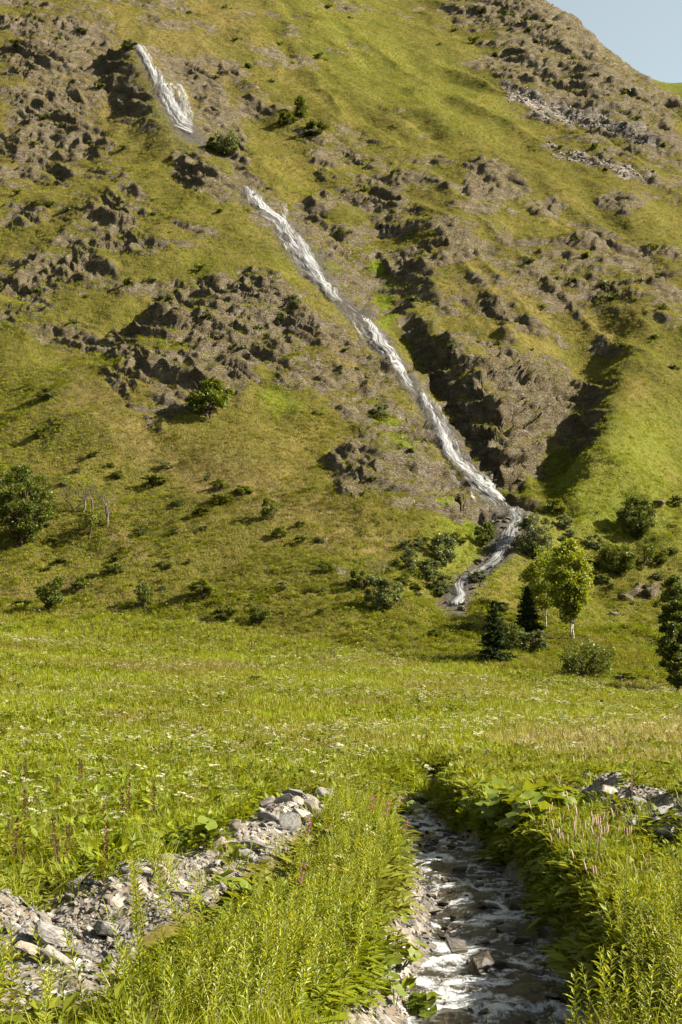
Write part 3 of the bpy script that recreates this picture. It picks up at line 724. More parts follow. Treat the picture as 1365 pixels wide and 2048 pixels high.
M_STONE = stone_mat('pale_slate', ((0.070, 0.064, 0.055), (0.155, 0.145, 0.128), (0.26, 0.25, 0.228)))
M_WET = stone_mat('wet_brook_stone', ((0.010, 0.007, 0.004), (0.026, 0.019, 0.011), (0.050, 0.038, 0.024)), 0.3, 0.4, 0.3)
M_BROWN = stone_mat('brown_mountain_rock', ((0.035, 0.027, 0.019), (0.085, 0.068, 0.048), (0.16, 0.135, 0.10)), moss=0.25)
def stone_mesh(seed, dims, mat, npts=15, bev=0.05, rough=0.0):
    rg = random.Random(seed); bm = bmesh.new()
    for _ in range(npts):
        v = Vector((rg.gauss(0, 1), rg.gauss(0, 1), rg.gauss(0, 1))).normalized()
        # push towards a box so that faces read as broken planes
        mx = max(abs(v.x), abs(v.y), abs(v.z)); v = v.lerp(v / mx * 0.80, 0.75) * rg.uniform(0.82, 1.05)
        bm.verts.new((v.x * dims[0] / 2, v.y * dims[1] / 2, v.z * dims[2] / 2))
    r = bmesh.ops.convex_hull(bm, input=list(bm.verts))
    for v in [v for v in bm.verts if not v.link_faces]: bm.verts.remove(v)
    bmesh.ops.dissolve_limit(bm, angle_limit=R(14), verts=list(bm.verts), edges=list(bm.edges))
    if bev: bmesh.ops.bevel(bm, geom=list(bm.edges), offset=bev * min(dims), segments=1, affect='EDGES', clamp_overlap=True)
    bmesh.ops.triangulate(bm, faces=[f for f in bm.faces if len(f.verts) > 4])
    if rough:
        bmesh.ops.subdivide_edges(bm, edges=list(bm.edges), cuts=1, use_grid_fill=True)
        P = np.array([tuple(v.co) for v in bm.verts]); s = 3.0 / max(dims)
        n = fbm(P[:, 0] * s, P[:, 1] * s, P[:, 2] * s, octv=3, seed=seed)
        for v, q in zip(bm.verts, n): v.co += v.normal * float(q) * rough * max(dims) if v.normal.length else v.co * 0
    bmesh.ops.recalc_face_normals(bm, faces=list(bm.faces))
    me = bpy.data.meshes.new('stone'); bm.to_mesh(me); bm.free(); me.materials.append(mat); return me
def lib(mat, n, s0, rough=0.03):
    out = []
    for i in range(n):
        rg = random.Random(s0 + i); t = i % 3
        dims = ((1.0, rg.uniform(.6, .85), rg.uniform(.22, .34)), (1.0, rg.uniform(.65, .95), rg.uniform(.5, .7)), (1.0, rg.uniform(.5, .7), rg.uniform(.38, .5)))[t]
        out.append(stone_mesh(s0 + i, dims, mat, 13 + i % 5, 0.06, rough))
    return out
L_PALE, L_WET, L_BROWN = lib(M_STONE, 15, 100), lib(M_WET, 9, 200), lib(M_BROWN, 9, 300)
rs = random.Random(7)
def stone(me, p, size, label, group=None, cat='stone', name='stone', sink=0.22, tilt=0.5, rz=None, flat=1.0):
    o = link(name, me, None, (p.x, p.y, p.z + size * flat * (0.22 - sink * 0.5)), (rs.uniform(-tilt, tilt), rs.uniform(-tilt, tilt), rs.uniform(0, 6.28) if rz is None else rz), (size * rs.uniform(.9, 1.1), size * rs.uniform(.9, 1.1), size * flat))
    return tag(o, label, cat, group)
def px_m(p, npx): return npx / F * p.y

# individually recognisable stones: (pixel x, pixel y of foot, width in pixels, variant, label)
BIG = [
 (92,1890,78,1,0.95,'largest pale boulder tilted on the rubble bank at lower left'),
 (62,1912,66,0,0.8,'blue-grey slab lying below the largest boulder at lower left'),
 (112,1930,66,2,1.0,'tan earthy block under the largest boulder at lower left'),
 (138,1915,36,0,1.0,'flat white stone wedged beside the tan block at lower left'),
 (112,1848,40,3,1.0,'striped grey slab behind the largest boulder at lower left'),
 (212,1872,58,4,0.9,'squarish pale rock at the right end of the lower-left rubble bank'),
 (18,1862,34,7,1.0,'grey stone on the crest of the rubble at the left picture edge'),
 (10,1975,44,5,1.0,'grey rock at the left picture edge below the slab'),
 (450,1702,34,8,1.7,'small upright pointed stone on the rubble bank left of the brook'),
 (515,1704,72,9,0.8,'long rounded pale slab across the middle of the rubble bank'),
 (492,1722,50,11,1.0,'tan block just below the long rounded slab'),
 (598,1650,58,12,1.3,'tilted grey slab with a dark underside high on the rubble bank'),
 (622,1625,42,4,1.2,'reddish brown block near the top of the rubble bank'),
 (590,1600,58,6,0.9,'broad greenish grey slab capping the top of the rubble bank'),
 (545,1594,34,5,1.0,'brown stone at the left of the capping slab'),
 (560,1580,24,1,0.8,'small blue-grey stone perched on top of the rubble bank'),
 (450,1812,42,0,1.0,'pale blue flat stone beside the butterbur leaves'),
 (420,1752,36,14,1.0,'dark rounded stone at the lower edge of the rubble bank'),
 (1178,1566,36,1,1.2,'grey peaked boulder crowning the right rubble bank'),
 (1128,1576,24,4,1.2,'dark angular stone left of the peaked boulder'),
 (1118,1606,42,9,0.8,'pale oval stone at the left foot of the right rubble bank'),
 (1218,1590,60,6,0.7,'long flat slab sloping down from the peaked boulder'),
 (1262,1594,26,10,1.2,'wedge-shaped stone standing on the right rubble bank'),
 (1280,1625,62,13,1.1,'big earthy brown boulder in the right rubble bank'),
 (1325,1630,56,2,0.9,'smooth brown slab right of the earthy boulder'),
 (1268,1660,44,7,1.1,'rounded grey boulder in the grass below the right rubble bank'),
 (1312,1645,26,10,1.0,'small round grey stone beside the smooth brown slab'),
 (1345,1660,44,5,1.0,'grey rock at the right picture edge of the rubble bank'),
 (1258,1690,40,3,0.8,'pale stone half hidden in grass under the rounded grey boulder'),
 (1325,1575,26,10,0.9,'grey stone at the back of the right rubble bank'),
]
for x, y, w, v, fl, lab in BIG:
    p = hit(x, y); stone(L_PALE[v], p, px_m(p, w) * (1.25 if x < 800 else 1.0), lab, None, 'rock', 'rock', tilt=0.35, flat=fl, sink=0.05)
BR = [
 (921,1772,34,1,1.1,'brown rock standing clear in the middle of the brook'),
 (955,1784,18,4,1.1,'small black stone right of the brown mid-brook rock'),
 (968,1842,44,2,.8,'low dark rock awash in the middle of the brook'),
 (998,1868,40,5,.7,'flat dark stone just under the surface at the right of the brook'),
 (1012,1900,44,7,.8,'dark wet rock by the right bank of the brook'),
 (912,1938,52,1,1.2,'pointed brown rock in the brook above the little cascade'),
 (962,1980,58,4,1.25,'big mossy boulder with water spilling over its right side'),
 (1010,1975,58,5,.9,'flat boulder beside the mossy one under the spilling water'),
 (955,2012,24,7,1.0,'small dark stone in the foam below the mossy boulder'),
 (1046,1918,40,3,1.1,'dark wet rock at the shaded foot of the right bank'),
 (1075,1985,44,8,.9,'black rock in the shade beside the lower cascade'),
 (1110,2030,52,6,.8,'black slab in the shade at the bottom right of the brook'),
 (905,1712,24,4,1.0,'dark stone below the upper bend of the brook'),
 (832,1756,28,0,.7,'flat dark stone in the shallows at the left bank'),
 (1030,1840,30,7,1.0,'black stone in the shaded water of the right bank'),
]
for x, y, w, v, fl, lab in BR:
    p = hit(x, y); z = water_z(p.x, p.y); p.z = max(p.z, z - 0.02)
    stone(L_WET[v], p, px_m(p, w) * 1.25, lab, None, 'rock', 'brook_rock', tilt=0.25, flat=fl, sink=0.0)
BK = [(857,1790,34,0,.8,'pale slab on the left bank above the leaning slab'),(868,1826,46,6,.7,'long leaning slab at the water edge on the left bank'),(812,1850,50,3,.9,'tilted light slab on the left brook bank'),
      (850,1985,52,9,.9,'big pale slab at the lower left water edge'),(842,2022,44,1,.8,'brown stone at the bottom left of the brook'),(866,2036,34,4,.8,'grey stone at the bottom left water edge'),
      (800,1815,30,12,.9,'small pale rock under the herbs of the left bank'),(868,1945,28,7,.9,'rusty stone where the left bank meets the brook')]
for x, y, w, v, fl, lab in BK:
    p = hit(x, y); stone(L_PALE[v], p, px_m(p, w), lab, None, 'rock', 'bank_rock', tilt=0.3, flat=fl)
MT = [(1250,1200,52,1,.8,'dark overhanging rock in the grass right of the birches'),(1298,1188,40,4,.9,'brown rock beside the dark overhanging one'),(1228,1232,28,7,.9,'small dark boulder below the overhanging rock'),
      (1268,1328,20,2,.9,'left of two dark boulders on the flat by the right edge tree'),(1300,1330,26,5,.8,'right of two dark boulders on the flat by the right edge tree'),(1246,1322,12,5,.8,'tiny boulder left of the two dark boulders'),
      (1318,1012,34,4,1.1,'rock beside the small tree on the right slope'),(1040,962,20,3,1.0,'small rock on the crest of the right spur'),(940,1240,26,2,.6,'flat stone by the end of the mountain stream'),
      (642,1254,12,2,.8,'small grey stone on the path above the meadow')]
for x, y, w, v, fl, lab in MT:
    p = hit(x, y); stone(L_BROWN[v], p, px_m(p, w), lab, None, 'rock', 'hillside_rock', tilt=0.3, flat=fl)

# the many stones of the rubble banks
PILE_LAB = (('loose grey stone in the rubble bank left of the brook', 'stones of the left rubble bank', 130), ('loose grey stone in the rubble bank right of the brook', 'stones of the right rubble bank', 70))
for P, (lab, grp, n) in zip(PILES, PILE_LAB):
    for _ in range(n):
        i = rs.randrange(len(P) - 1); t = rs.random(); a = P[i] * (1 - t) + P[i + 1] * t
        p = drop(a[0] + rs.gauss(0, a[3] * 0.42), a[1] + rs.gauss(0, a[3] * 0.6))
        stone(rs.choice(L_PALE), p, min(0.5, 0.12 + rs.expovariate(8)), lab, grp, tilt=0.6, flat=rs.uniform(.7, 1.2))
# stones along the water's edge and in the bed
def along(n, lo, hi, mat, lab, grp, smin, sm, name, side):
    for _ in range(n):
        y = rs.uniform(13, 33); j = np.interp(y, BW[:, 1], np.arange(len(BW))); a = BW[int(j)] * (1 - j % 1) + BW[min(int(j) + 1, len(BW) - 1)] * (j % 1)
        off = side() * (a[3] + rs.uniform(lo, hi)); p = drop(a[0] + off, y)
        stone(rs.choice(mat), p, min(0.42, smin + rs.expovariate(sm)), lab, grp, tilt=0.4, name=name)
along(75, -0.05, 0.85, L_PALE, 'stone strewn along the left edge of the brook', 'stones along the left bank of the brook', .08, 12, 'stone', lambda: -1)
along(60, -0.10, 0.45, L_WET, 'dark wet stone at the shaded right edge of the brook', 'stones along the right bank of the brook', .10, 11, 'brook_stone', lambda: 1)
for _ in range(80):
    y = rs.uniform(13.2, 30); j = np.interp(y, BW[:, 1], np.arange(len(BW))); a = BW[int(j)] * (1 - j % 1) + BW[min(int(j) + 1, len(BW) - 1)] * (j % 1)
    p = drop(a[0] + rs.uniform(-.9, .9) * a[3], y); p.z = a[2] - 0.01
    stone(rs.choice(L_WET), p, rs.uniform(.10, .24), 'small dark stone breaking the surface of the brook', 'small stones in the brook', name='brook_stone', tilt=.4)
# stones in the mountain stream
for _ in range(70):
    i = rs.randrange(19, 25); t = rs.random(); a = FW[i] * (1 - t) + FW[i + 1] * t
    p = drop(a[0] + rs.gauss(0, 1.3), a[1] + rs.gauss(0, .8))
    stone(rs.choice(L_BROWN), p, rs.uniform(.4, 1.2), 'dark stone splitting the mountain stream below the falls', 'stones in the mountain stream', name='stream_stone', tilt=.5)
# ------------------------------------------------------------------ trees and bushes
def bark_mat(name, a, b, sc=3.0):
    m, nt, out = nmat(name); k = NT(nt)
    tc = k.n('ShaderNodeTexCoord').outputs['Object']; mp = k.n('ShaderNodeMapping'); mp.inputs['Scale'].default_value = (1, 1, 3.0); k.l(tc, mp.inputs[0])
    n = k.noise(sc, 5, 0.7, mp.outputs[0]); c = k.ramp(n, [(0.4, a), (0.6, b)])
    k.l(k.principled(c, 0.85, 0.1, k.bump(n, 0.6, 0.05)).outputs[0], out.inputs[0]); return m
M_BARK = bark_mat('dark_bark', (0.030, 0.022, 0.016), (0.075, 0.058, 0.042)); M_BIRCH = bark_mat('birch_bark', (0.05, 0.04, 0.03), (0.36, 0.33, 0.28), 2.0)
M_TWIG = bark_mat('grey_twig', (0.06, 0.048, 0.036), (0.13, 0.108, 0.085))
L_MAPLE = leaf_mat('maple_leaf', [(0.028, 0.042, 0.005), (0.050, 0.070, 0.008), (0.085, 0.105, 0.012)], 0.36)
L_BUSH = leaf_mat('bush_leaf', [(0.042, 0.058, 0.006), (0.075, 0.095, 0.010), (0.115, 0.130, 0.015)], 0.36)
L_WILLOW = leaf_mat('willow_leaf', [(0.055, 0.072, 0.024), (0.085, 0.105, 0.035), (0.13, 0.145, 0.055)], 0.30)
L_BIRCH = leaf_mat('birch_leaf', [(0.105, 0.140, 0.012), (0.150, 0.180, 0.016), (0.195, 0.210, 0.024)], 0.48)
L_BIRCHBUSH = leaf_mat('light_bush_leaf', [(0.055, 0.075, 0.006), (0.085, 0.110, 0.009), (0.13, 0.145, 0.014)], 0.38)
L_SPRUCE = leaf_mat('spruce_needle', [(0.010, 0.016, 0.006), (0.018, 0.028, 0.009), (0.030, 0.042, 0.010)], 0.10, rough=0.9, spec=0.04)

def tube(V, Fc, path, radii, sides=6):
    n0 = len(V); path = [Vector(p) for p in path]
    for i, p in enumerate(path):
        t = (path[min(i + 1, len(path) - 1)] - path[max(i - 1, 0)]).normalized()
        a = t.orthogonal().normalized(); b = t.cross(a)
        for s in range(sides):
            w = 2 * math.pi * s / sides; V.append(p + (a * math.cos(w) + b * math.sin(w)) * radii[i])
    for i in range(len(path) - 1):
        for s in range(sides):
            s2 = (s + 1) % sides; a = n0 + i * sides
            Fc.append((a + s, a + s2, a + sides + s2, a + sides + s))
def leaves_np(C, size, rg, droop=0.0, up=0.5, aspect=0.62):
    """leaf-shaped faces at the points C: one folded diamond each"""
    n = len(C); d = rg.normal(size=(n, 3)); d[:, 2] = d[:, 2] * 0.6 - droop; d /= np.linalg.norm(d, axis=1, keepdims=True)
    nm = rg.normal(size=(n, 3)); nm[:, 2] = np.abs(nm[:, 2]) + up; s = np.cross(d, nm); s /= np.linalg.norm(s, axis=1, keepdims=True) + 1e-9
    nm = np.cross(s, d); L = size * rg.uniform(0.6, 1.3, (n, 1)); w = L * aspect * 0.5
    P = np.stack([C - d * L * 0.5, C + s * w + nm * w * 0.25, C + d * L * 0.5, C - s * w + nm * w * 0.25], 1)
    return P.reshape(-1, 3), np.arange(4 * n).reshape(n, 4)
def clump_points(rg, centers, radii, per):
    out = []
    for c, r in zip(centers, radii):
        m = max(4, int(per * rg.uniform(0.7, 1.3))); p = rg.normal(size=(m, 3)); p /= np.linalg.norm(p, axis=1, keepdims=True); p *= (rg.uniform(0.1, 1.0, (m, 1)) ** 0.5) * r
        p[:, 2] *= 0.75; out.append(c + p)
    return np.concatenate(out)
def broadleaf(seed, h, w, c0, nclump, per, leaf, lm, bm_, trunk_r, lean=0.05, stems=1, crown_pow=0.5, cr=0.16, profile=None, up=0.5):
    """trunk and crown meshes of a broad-leaved tree: clumps on branches inside an egg-shaped crown, leaving gaps"""
    rg = np.random.default_rng(seed); V, Fc = [], []
    cen = []
    while len(cen) < nclump:
        p = rg.uniform(-1, 1, 3); r = np.linalg.norm(p)
        if r > 1 or r < 0.25: continue
        p = p * (r ** (crown_pow - 1)) * 0.92 if r > 0 else p
        zf = (p[2] + 1) / 2; wf = 1.0 if profile is None else profile(zf)
        cen.append((p[0] * w / 2 * wf, p[1] * w / 2 * wf, h * (c0 + (1 - c0) * zf)))
    cen = np.array(cen); rad = cr * w * rg.uniform(0.7, 1.25, nclump)
    trunks = []
    for s in range(stems):
        a = rg.uniform(0, 6.28); sp = (0.0 if stems == 1 else 0.30 * w); top = np.array([math.cos(a) * sp + lean * h, math.sin(a) * sp, h * 0.88]); base = np.array([math.cos(a), math.sin(a), 0]) * (0 if stems == 1 else trunk_r * 1.6)
        base[2] = -0.25
        pts = [base + (top - base) * t + (np.append(rg.normal(0, 0.02 * h, 2), 0) if 0 < t < 1 else 0) for t in np.linspace(0, 1, 7)]
        tube(V, Fc, pts, [trunk_r * (1 - 0.9 * t) + 0.01 for t in np.linspace(0, 1, 7)], 7); trunks.append(pts)
    for c in cen[:: 2 if nclump > 60 else 1]:
        pts = min(trunks, key=lambda q: np.hypot(q[-1][0] - c[0], q[-1][1] - c[1]))
        t = np.clip((c[2] / (h * 0.88)) * 0.62, 0.08, 0.9); k = t * 6; i = int(min(k, 5)); st = pts[i] + (pts[i + 1] - pts[i]) * (k - i)
        mid = (st + c) / 2 + np.array([0, 0, -0.03 * h]) + rg.normal(0, 0.015 * h, 3)
        r0 = trunk_r * (1 - 0.9 * t) * 0.5; tube(V, Fc, [st, mid, c], [r0, r0 * 0.6, max(r0 * 0.18, 0.006)], 4)
    tm = mesh_py('trunk', V, Fc, (bm_,), smooth=True)
    C = clump_points(rg, cen, rad, per * 1.5); P, Qf = leaves_np(C, leaf * 1.5, rg, up=up)
    return tm, mesh_np('crown', P, Qf, None, False, lm)
def conifer(seed, h, w, leaf=0.16):
    rg = np.random.default_rng(seed); V, Fc = [], []
    tube(V, Fc, [(0, 0, -0.2), (0, 0, h * 0.5), (0, 0, h)], [0.035 * h * 0.5, 0.02 * h * 0.5, 0.004], 6)
    C, Dd = [], []
    z = 0.06 * h
    while z < h * 0.985:
        t = z / h; rl = w / 2 * (1 - t) ** 0.85 + 0.05; nb = int(10 - 4 * t)
        for b in range(nb):
            a = rg.uniform(0, 6.28); L = rl * rg.uniform(0.55, 1.2); n = max(3, int(L / 0.075))
            for i in range(n):
                f = (i + 0.6) / n; r = L * f; zz = z - 0.30 * L * f + 0.22 * L * f * f
                for s in range(5):
                    off = rg.normal(0, 0.07 + 0.10 * (1 - f) * L * 0.4, 3); off[2] *= 0.6
                    C.append((math.cos(a) * r + off[0], math.sin(a) * r + off[1], zz + off[2] - 0.02)); Dd.append((math.cos(a), math.sin(a), -0.25))
            tube(V, Fc, [(0, 0, z), (math.cos(a) * L * .8, math.sin(a) * L * .8, z - 0.12 * L)], [0.012, 0.004], 3)
        z += 0.042 * h * (1.15 - 0.5 * t)
    C = np.array(C); P, Qf = leaves_np(C, leaf * 1.7, rg, droop=0.25, up=0.6, aspect=0.34)
    return mesh_py('trunk', V, Fc, (M_BARK,), smooth=True), mesh_np('crown', P, Qf, None, False, L_SPRUCE)
def twiggy(seed, h, w, stems, nleaf, lm, leaf=0.10, r0=0.05, bm_=None):
    """a straggly tree of bare crooked stems with a few leaves"""
    rg = np.random.default_rng(seed); V, Fc, tips = [], [], []
    def grow(p, d, L, r, lev):
        pts = [p]; rr = [r]; n = 4
        for i in range(n):
            d = (d + rg.normal(0, 0.20, 3) + np.array([0, 0, 0.06])); d /= np.linalg.norm(d); p = p + d * L / n; pts.append(p); rr.append(r * (1 - 0.55 * (i + 1) / n))
            if lev < 4 and i >= 1:
                for _ in range(1 if lev < 2 else 2):
                    e = d + rg.normal(0, 0.62, 3); e[2] = abs(e[2]) * 0.7 + 0.15; e /= np.linalg.norm(e); grow(p, e, L * rg.uniform(0.45, 0.7), rr[-1] * 0.6, lev + 1)
        tube(V, Fc, pts, rr, 5 if lev < 2 else 3)
        if lev >= 2: tips.extend(pts[2:])
    for s in range(stems):
        a = rg.uniform(0, 6.28); d = np.array([math.cos(a) * 0.35, math.sin(a) * 0.35, 1.0]); d /= np.linalg.norm(d)
        grow(np.array([math.cos(a) * 0.1, math.sin(a) * 0.1, -0.15]), d, h * 0.62, r0, 0)
    tips = np.array(tips); C = tips[rg.integers(0, len(tips), nleaf)] + rg.normal(0, 0.12, (nleaf, 3))
    P, Qf = leaves_np(C, leaf * 1.6, rg)
    return mesh_py('trunk', V, Fc, (bm_ or M_TWIG,), smooth=True), mesh_np('crown', P, Qf, None, False, lm)
def plant_tree(name, meshes, base, scale, rz, label, cat, group=None, names=('trunk', 'crown')):
    root = bpy.data.objects.new(name, None); COL.objects.link(root); root.location = base; root.rotation_euler = (0, 0, rz); root.scale = scale if hasattr(scale, '__len__') else (scale,) * 3
    root.empty_display_size = 0.3
    for n, me in zip(names, meshes): link(n, me, root)
    return tag(root, label, cat, group)

egg = lambda z: (0.55 + 0.75 * z - 0.95 * z * z) * 1.45
spire = lambda z: max(0.18, 1.12 - 0.95 * z)
birchp = lambda z: 1.05 * max(0.0, 1 - z) ** 0.55 * (0.55 + 1.2 * z)
def tree_at(px, py, hpx, build, name, label, cat, sy=1.0, sx=1.0, rz=0.0, names=('trunk', 'crown'), group=None):
    """stand a tree whose mesh is 1 unit per metre and h metres tall so that it spans hpx pixels from its foot"""
    p = hit(px, py); h = hpx / F * p.y * 1.0
    return p, h
def stand(px, py, hpx, wpx, maker, name, label, cat='tree', rz=0.0, names=('trunk', 'crown'), group=None):
    p = hit(px, py); h = hpx / F * p.y; w = wpx / F * p.y
    ms = maker(h, w); return plant_tree(name, ms, p, 1.0, rz, label, cat, group, names)
# left group
stand(45,1092,172,128, lambda h, w: broadleaf(1, h, w, .06, 95, 80, .18, L_MAPLE, M_BARK, .16, profile=egg, cr=.105, crown_pow=.8), 'maple_tree', 'big dark leafy tree at the left picture edge')
stand(-22,1040,140,90, lambda h, w: broadleaf(2, h, w, .10, 50, 60, .17, L_BIRCH, M_BARK, .12, profile=egg, cr=.15), 'maple_tree', 'lighter tree cut off by the left picture edge')
stand(146,1024,66,62, lambda h, w: twiggy(3, h, w, 2, 60, L_BUSH, r0=.11), 'bare_tree', 'leftmost of the thin bare trees beside the big leafy tree')
stand(166,1022,78,60, lambda h, w: twiggy(4, h, w, 1, 420, L_BIRCH, leaf=.14, r0=.12), 'bare_tree', 'thin leaning tree with sparse yellow-green leaves on top')
stand(186,1020,50,50, lambda h, w: twiggy(5, h, w, 1, 40, L_BUSH, r0=.14), 'bare_tree', 'short forked bare trunk between the thin trees')
stand(217,1048,82,84, lambda h, w: twiggy(6, h, w, 2, 30, L_BUSH, r0=.14), 'bare_tree', 'right-hand bare tree with two crooked branches')
stand(181,1078,60,54, lambda h, w: broadleaf(7, h, w, .30, 18, 40, .15, L_BUSH, M_BARK, .07, cr=.2), 'small_tree', 'small single-stemmed tree below the thin bare trees')
# trees by the end of the mountain stream
stand(1068,1118,95,74, lambda h, w: broadleaf(8, h, w, .02, 60, 70, .18, L_WILLOW, M_BARK, .12, cr=.16, stems=3), 'willow_tree', 'round grey-green willow beside the stream below the falls')
stand(1140,1276,190,96, lambda h, w: broadleaf(9, h * 1.08, w * 1.12, .14, 130, 54, .165, L_BIRCH, M_BIRCH, .08, profile=birchp, cr=0.138, lean=.01), 'birch_tree', 'tallest yellow-green birch at the front of the birch clump')
stand(1149,1277,160,80, lambda h, w: broadleaf(10, h, w * .8, .2, 60, 44, .155, L_BIRCH, M_BIRCH, .07, profile=birchp, cr=0.150, lean=.02), 'birch_tree', 'birch standing close beside the tallest birch, sharing its crown')
stand(1094,1260,160,76, lambda h, w: broadleaf(11, h * 1.05, w * 1.3, .22, 80, 44, .15, L_BIRCH, M_BIRCH, .06, profile=birchp, cr=0.163, lean=.0), 'birch_tree', 'slender birch with a bare pale trunk left of the tallest birch')
stand(1068,1245,116,56, lambda h, w: broadleaf(12, h, w * 1.15, .26, 50, 44, .15, L_BIRCH, M_BIRCH, .05, profile=birchp, cr=0.175, lean=.0), 'birch_tree', 'small birch standing just behind the right spruce')
stand(990,1322,120,86, lambda h, w: conifer(13, h, w), 'spruce_tree', 'larger dark spruce at the far edge of the meadow')
stand(1056,1262,88,66, lambda h, w: conifer(14, h, w), 'spruce_tree', 'smaller dark spruce with spreading boughs below the birches')
stand(1175,1357,70,112, lambda h, w: broadleaf(15, h, w, .10, 50, 60, .11, L_BUSH, M_BARK, .10, stems=3, cr=.13), 'willow_tree', 'wide low crooked tree on the meadow edge')
stand(1356,1388,250,88, lambda h, w: broadleaf(16, h, w, .02, 120, 66, .14, L_MAPLE, M_BARK, .14, profile=lambda z: 1.05 - .62 * z, cr=.12, crown_pow=.8), 'alder_tree', 'tall dark tree at the right picture edge')
stand(1277,1078,86,76, lambda h, w: broadleaf(17, h, w, .08, 60, 66, .18, L_MAPLE, M_BARK, .12, cr=.14, profile=egg), 'small_tree', 'airy tree standing alone on the right slope')
stand(1236,1150,62,80, lambda h, w: broadleaf(18, h, w, .05, 55, 66, .17, L_BUSH, M_BARK, .10, stems=2, cr=.15), 'small_tree', 'rounded dark tree above the overhanging rock on the right')
stand(1288,1135,56,44, lambda h, w: broadleaf(19, h, w, .15, 22, 40, .15, L_BUSH, M_BARK, .07, cr=.2), 'small_tree', 'light small tree right of the rounded dark tree')
stand(766,1150,56,46, lambda h, w: twiggy(20, h, w, 3, 30, L_WILLOW, r0=.05), 'bare_tree', 'leafless twiggy shrub standing among the slope bushes')
stand(600,238,50,40, lambda h, w: broadleaf(21, h, w, .02, 30, 50, .28, L_BUSH, M_BARK, .16, profile=spire, cr=.2), 'small_tree', 'lone pointed tree high on the slope right of the upper falls')
stand(455,310,52,60, lambda h, w: broadleaf(22, h, w, .02, 40, 50, .30, L_WILLOW, M_BARK, .14, stems=3, cr=.17), 'willow_tree', 'pale tree at the foot of the uppermost waterfall')
stand(1190,1100,32,30, lambda h, w: broadleaf(23, h, w, .02, 16, 40, .16, L_WILLOW, M_BARK, .06, stems=2, cr=.22), 'small_tree', 'small silvery tree in the shade right of the willow')

# bushes: five shapes, each copied to its own place
BUSH = []
for i, (lm, stems) in enumerate(((L_BUSH, 3), (L_BUSH, 4), (L_WILLOW, 4), (L_WILLOW, 3), (L_BIRCHBUSH, 3))):
    BUSH.append(broadleaf(60 + i, 2.0, 2.3, .0, 30, 60, .115, lm, M_BARK, .05, stems=stems, cr=.13, crown_pow=1.1))
rb = random.Random(3)
BUSHES = [
 (103,1222,66,62,0,'dense dark bush at the left edge of the meadow'),(290,1215,50,40,0,'upright dark bush left of the bare earth patch'),
 (450,1244,34,54,1,'low spreading bush at the top of the meadow'),(520,1250,38,52,0,'round dark bush right of the low spreading one'),
 (160,1180,26,44,4,'small bush between the scree patch and the dense left bush'),(405,1196,38,66,4,'light green straggly bush on the lower slope'),
 (228,1148,22,50,1,'low bush under the bare earth streak'),(540,1040,44,38,0,'dark round bush casting a shadow across the slope'),
 (560,1078,26,34,4,'green bush just below the dark round one'),(312,972,22,60,1,'low bush in the upper part of the lower slope'),
 (440,980,22,44,4,'small bush above a stony spot on the slope'),(446,1010,24,54,0,'bush below the stony spot on the slope'),
 (486,990,20,40,4,'light bush between the slope bushes'),(402,1030,16,40,1,'small low bush in mid slope'),
 (82,876,30,42,1,'dark bush alone high on the left slope'),(95,800,24,46,3,'pale bush high on the left slope'),
 (420,835,82,104,4,'large dense bush under the cliff'),(652,1146,24,36,4,'bush beside the small scree patch'),
 (768,1220,66,84,2,'large pale bush below the leafless twiggy shrub'),(722,1180,40,60,0,'dark bush right of the small scree patch'),
 (886,1130,58,64,2,'grey-green bush left of the stream'),(970,1092,46,54,0,'dark bush beside the stream above its bend'),
 (856,1160,40,60,2,'pale bush below the grey-green one left of the stream'),(820,1140,44,40,3,'willow bush on the slope left of the stream'),
 (880,1185,36,60,3,'pale shrub on the left bank of the stream'),(955,1165,24,44,2,'low shrub at the right bank of the stream'),
 (1062,1305,42,84,2,'bush between the two spruces'),(1030,1290,40,50,0,'dark bush right of the larger spruce'),
 (1110,1032,36,50,4,'sunlit bush in the mouth of the dark gully'),(1130,1060,30,40,3,'small bush on the crest beside the dark gully'),
 (1250,1362,18,50,4,'low green bush between the crooked tree and the right edge tree'),(1145,1352,30,40,1,'low growth left of the crooked tree'),
 (630,275,36,56,1,'dark thicket beside the lone pointed tree'),(575,250,26,46,0,'dark bush left of the lone pointed tree'),
 (760,840,34,44,3,'pale bush on the green strip left of the lowest falls'),(260,100,20,36,3,'bush beside the brink of the uppermost waterfall'),
 (430,300,24,40,0,'dark bush under the uppermost waterfall'),(590,615,24,30,3,'pale bush on the crag left of the middle falls'),
 (1322,1130,30,44,0,'dark bush above the rocks near the right edge'),(1355,1015,26,30,1,'bush on the right slope at the picture edge'),
 (870,1275,16,36,0,'small dark bush on the grassy bank above the meadow'),(600,1055,14,26,1,'tiny bush right of the green slope bush'),
 (185,915,14,30,1,'small bush above the big leafy tree'),(235,958,18,26,0,'small dark bush above the right-hand bare tree'),
 (640,1230,14,24,1,'tiny bush on the top edge of the meadow'),(45,1215,18,40,1,'low bush beside the dense left bush'),
 (1215,1120,20,26,3,'small shrub left of the rounded dark tree'),(1000,1225,22,40,2,'low bush between the stream end and the right spruce'),
 (930,1262,18,40,1,'low bush behind the larger spruce'),(512,1365,14,36,4,'leafy tuft standing out in the middle of the meadow'),
]
for i, (px, py, h, w, v, lab) in enumerate(BUSHES):
    p = hit(px, py); H = h / F * p.y; Wd_ = w / F * p.y
    plant_tree('bush', BUSH[v], p, (Wd_ / 2.3, Wd_ / 2.3, H / 2.0 * 1.05), rb.uniform(0, 6.28), lab, 'bush', None, ('stem', 'foliage'))
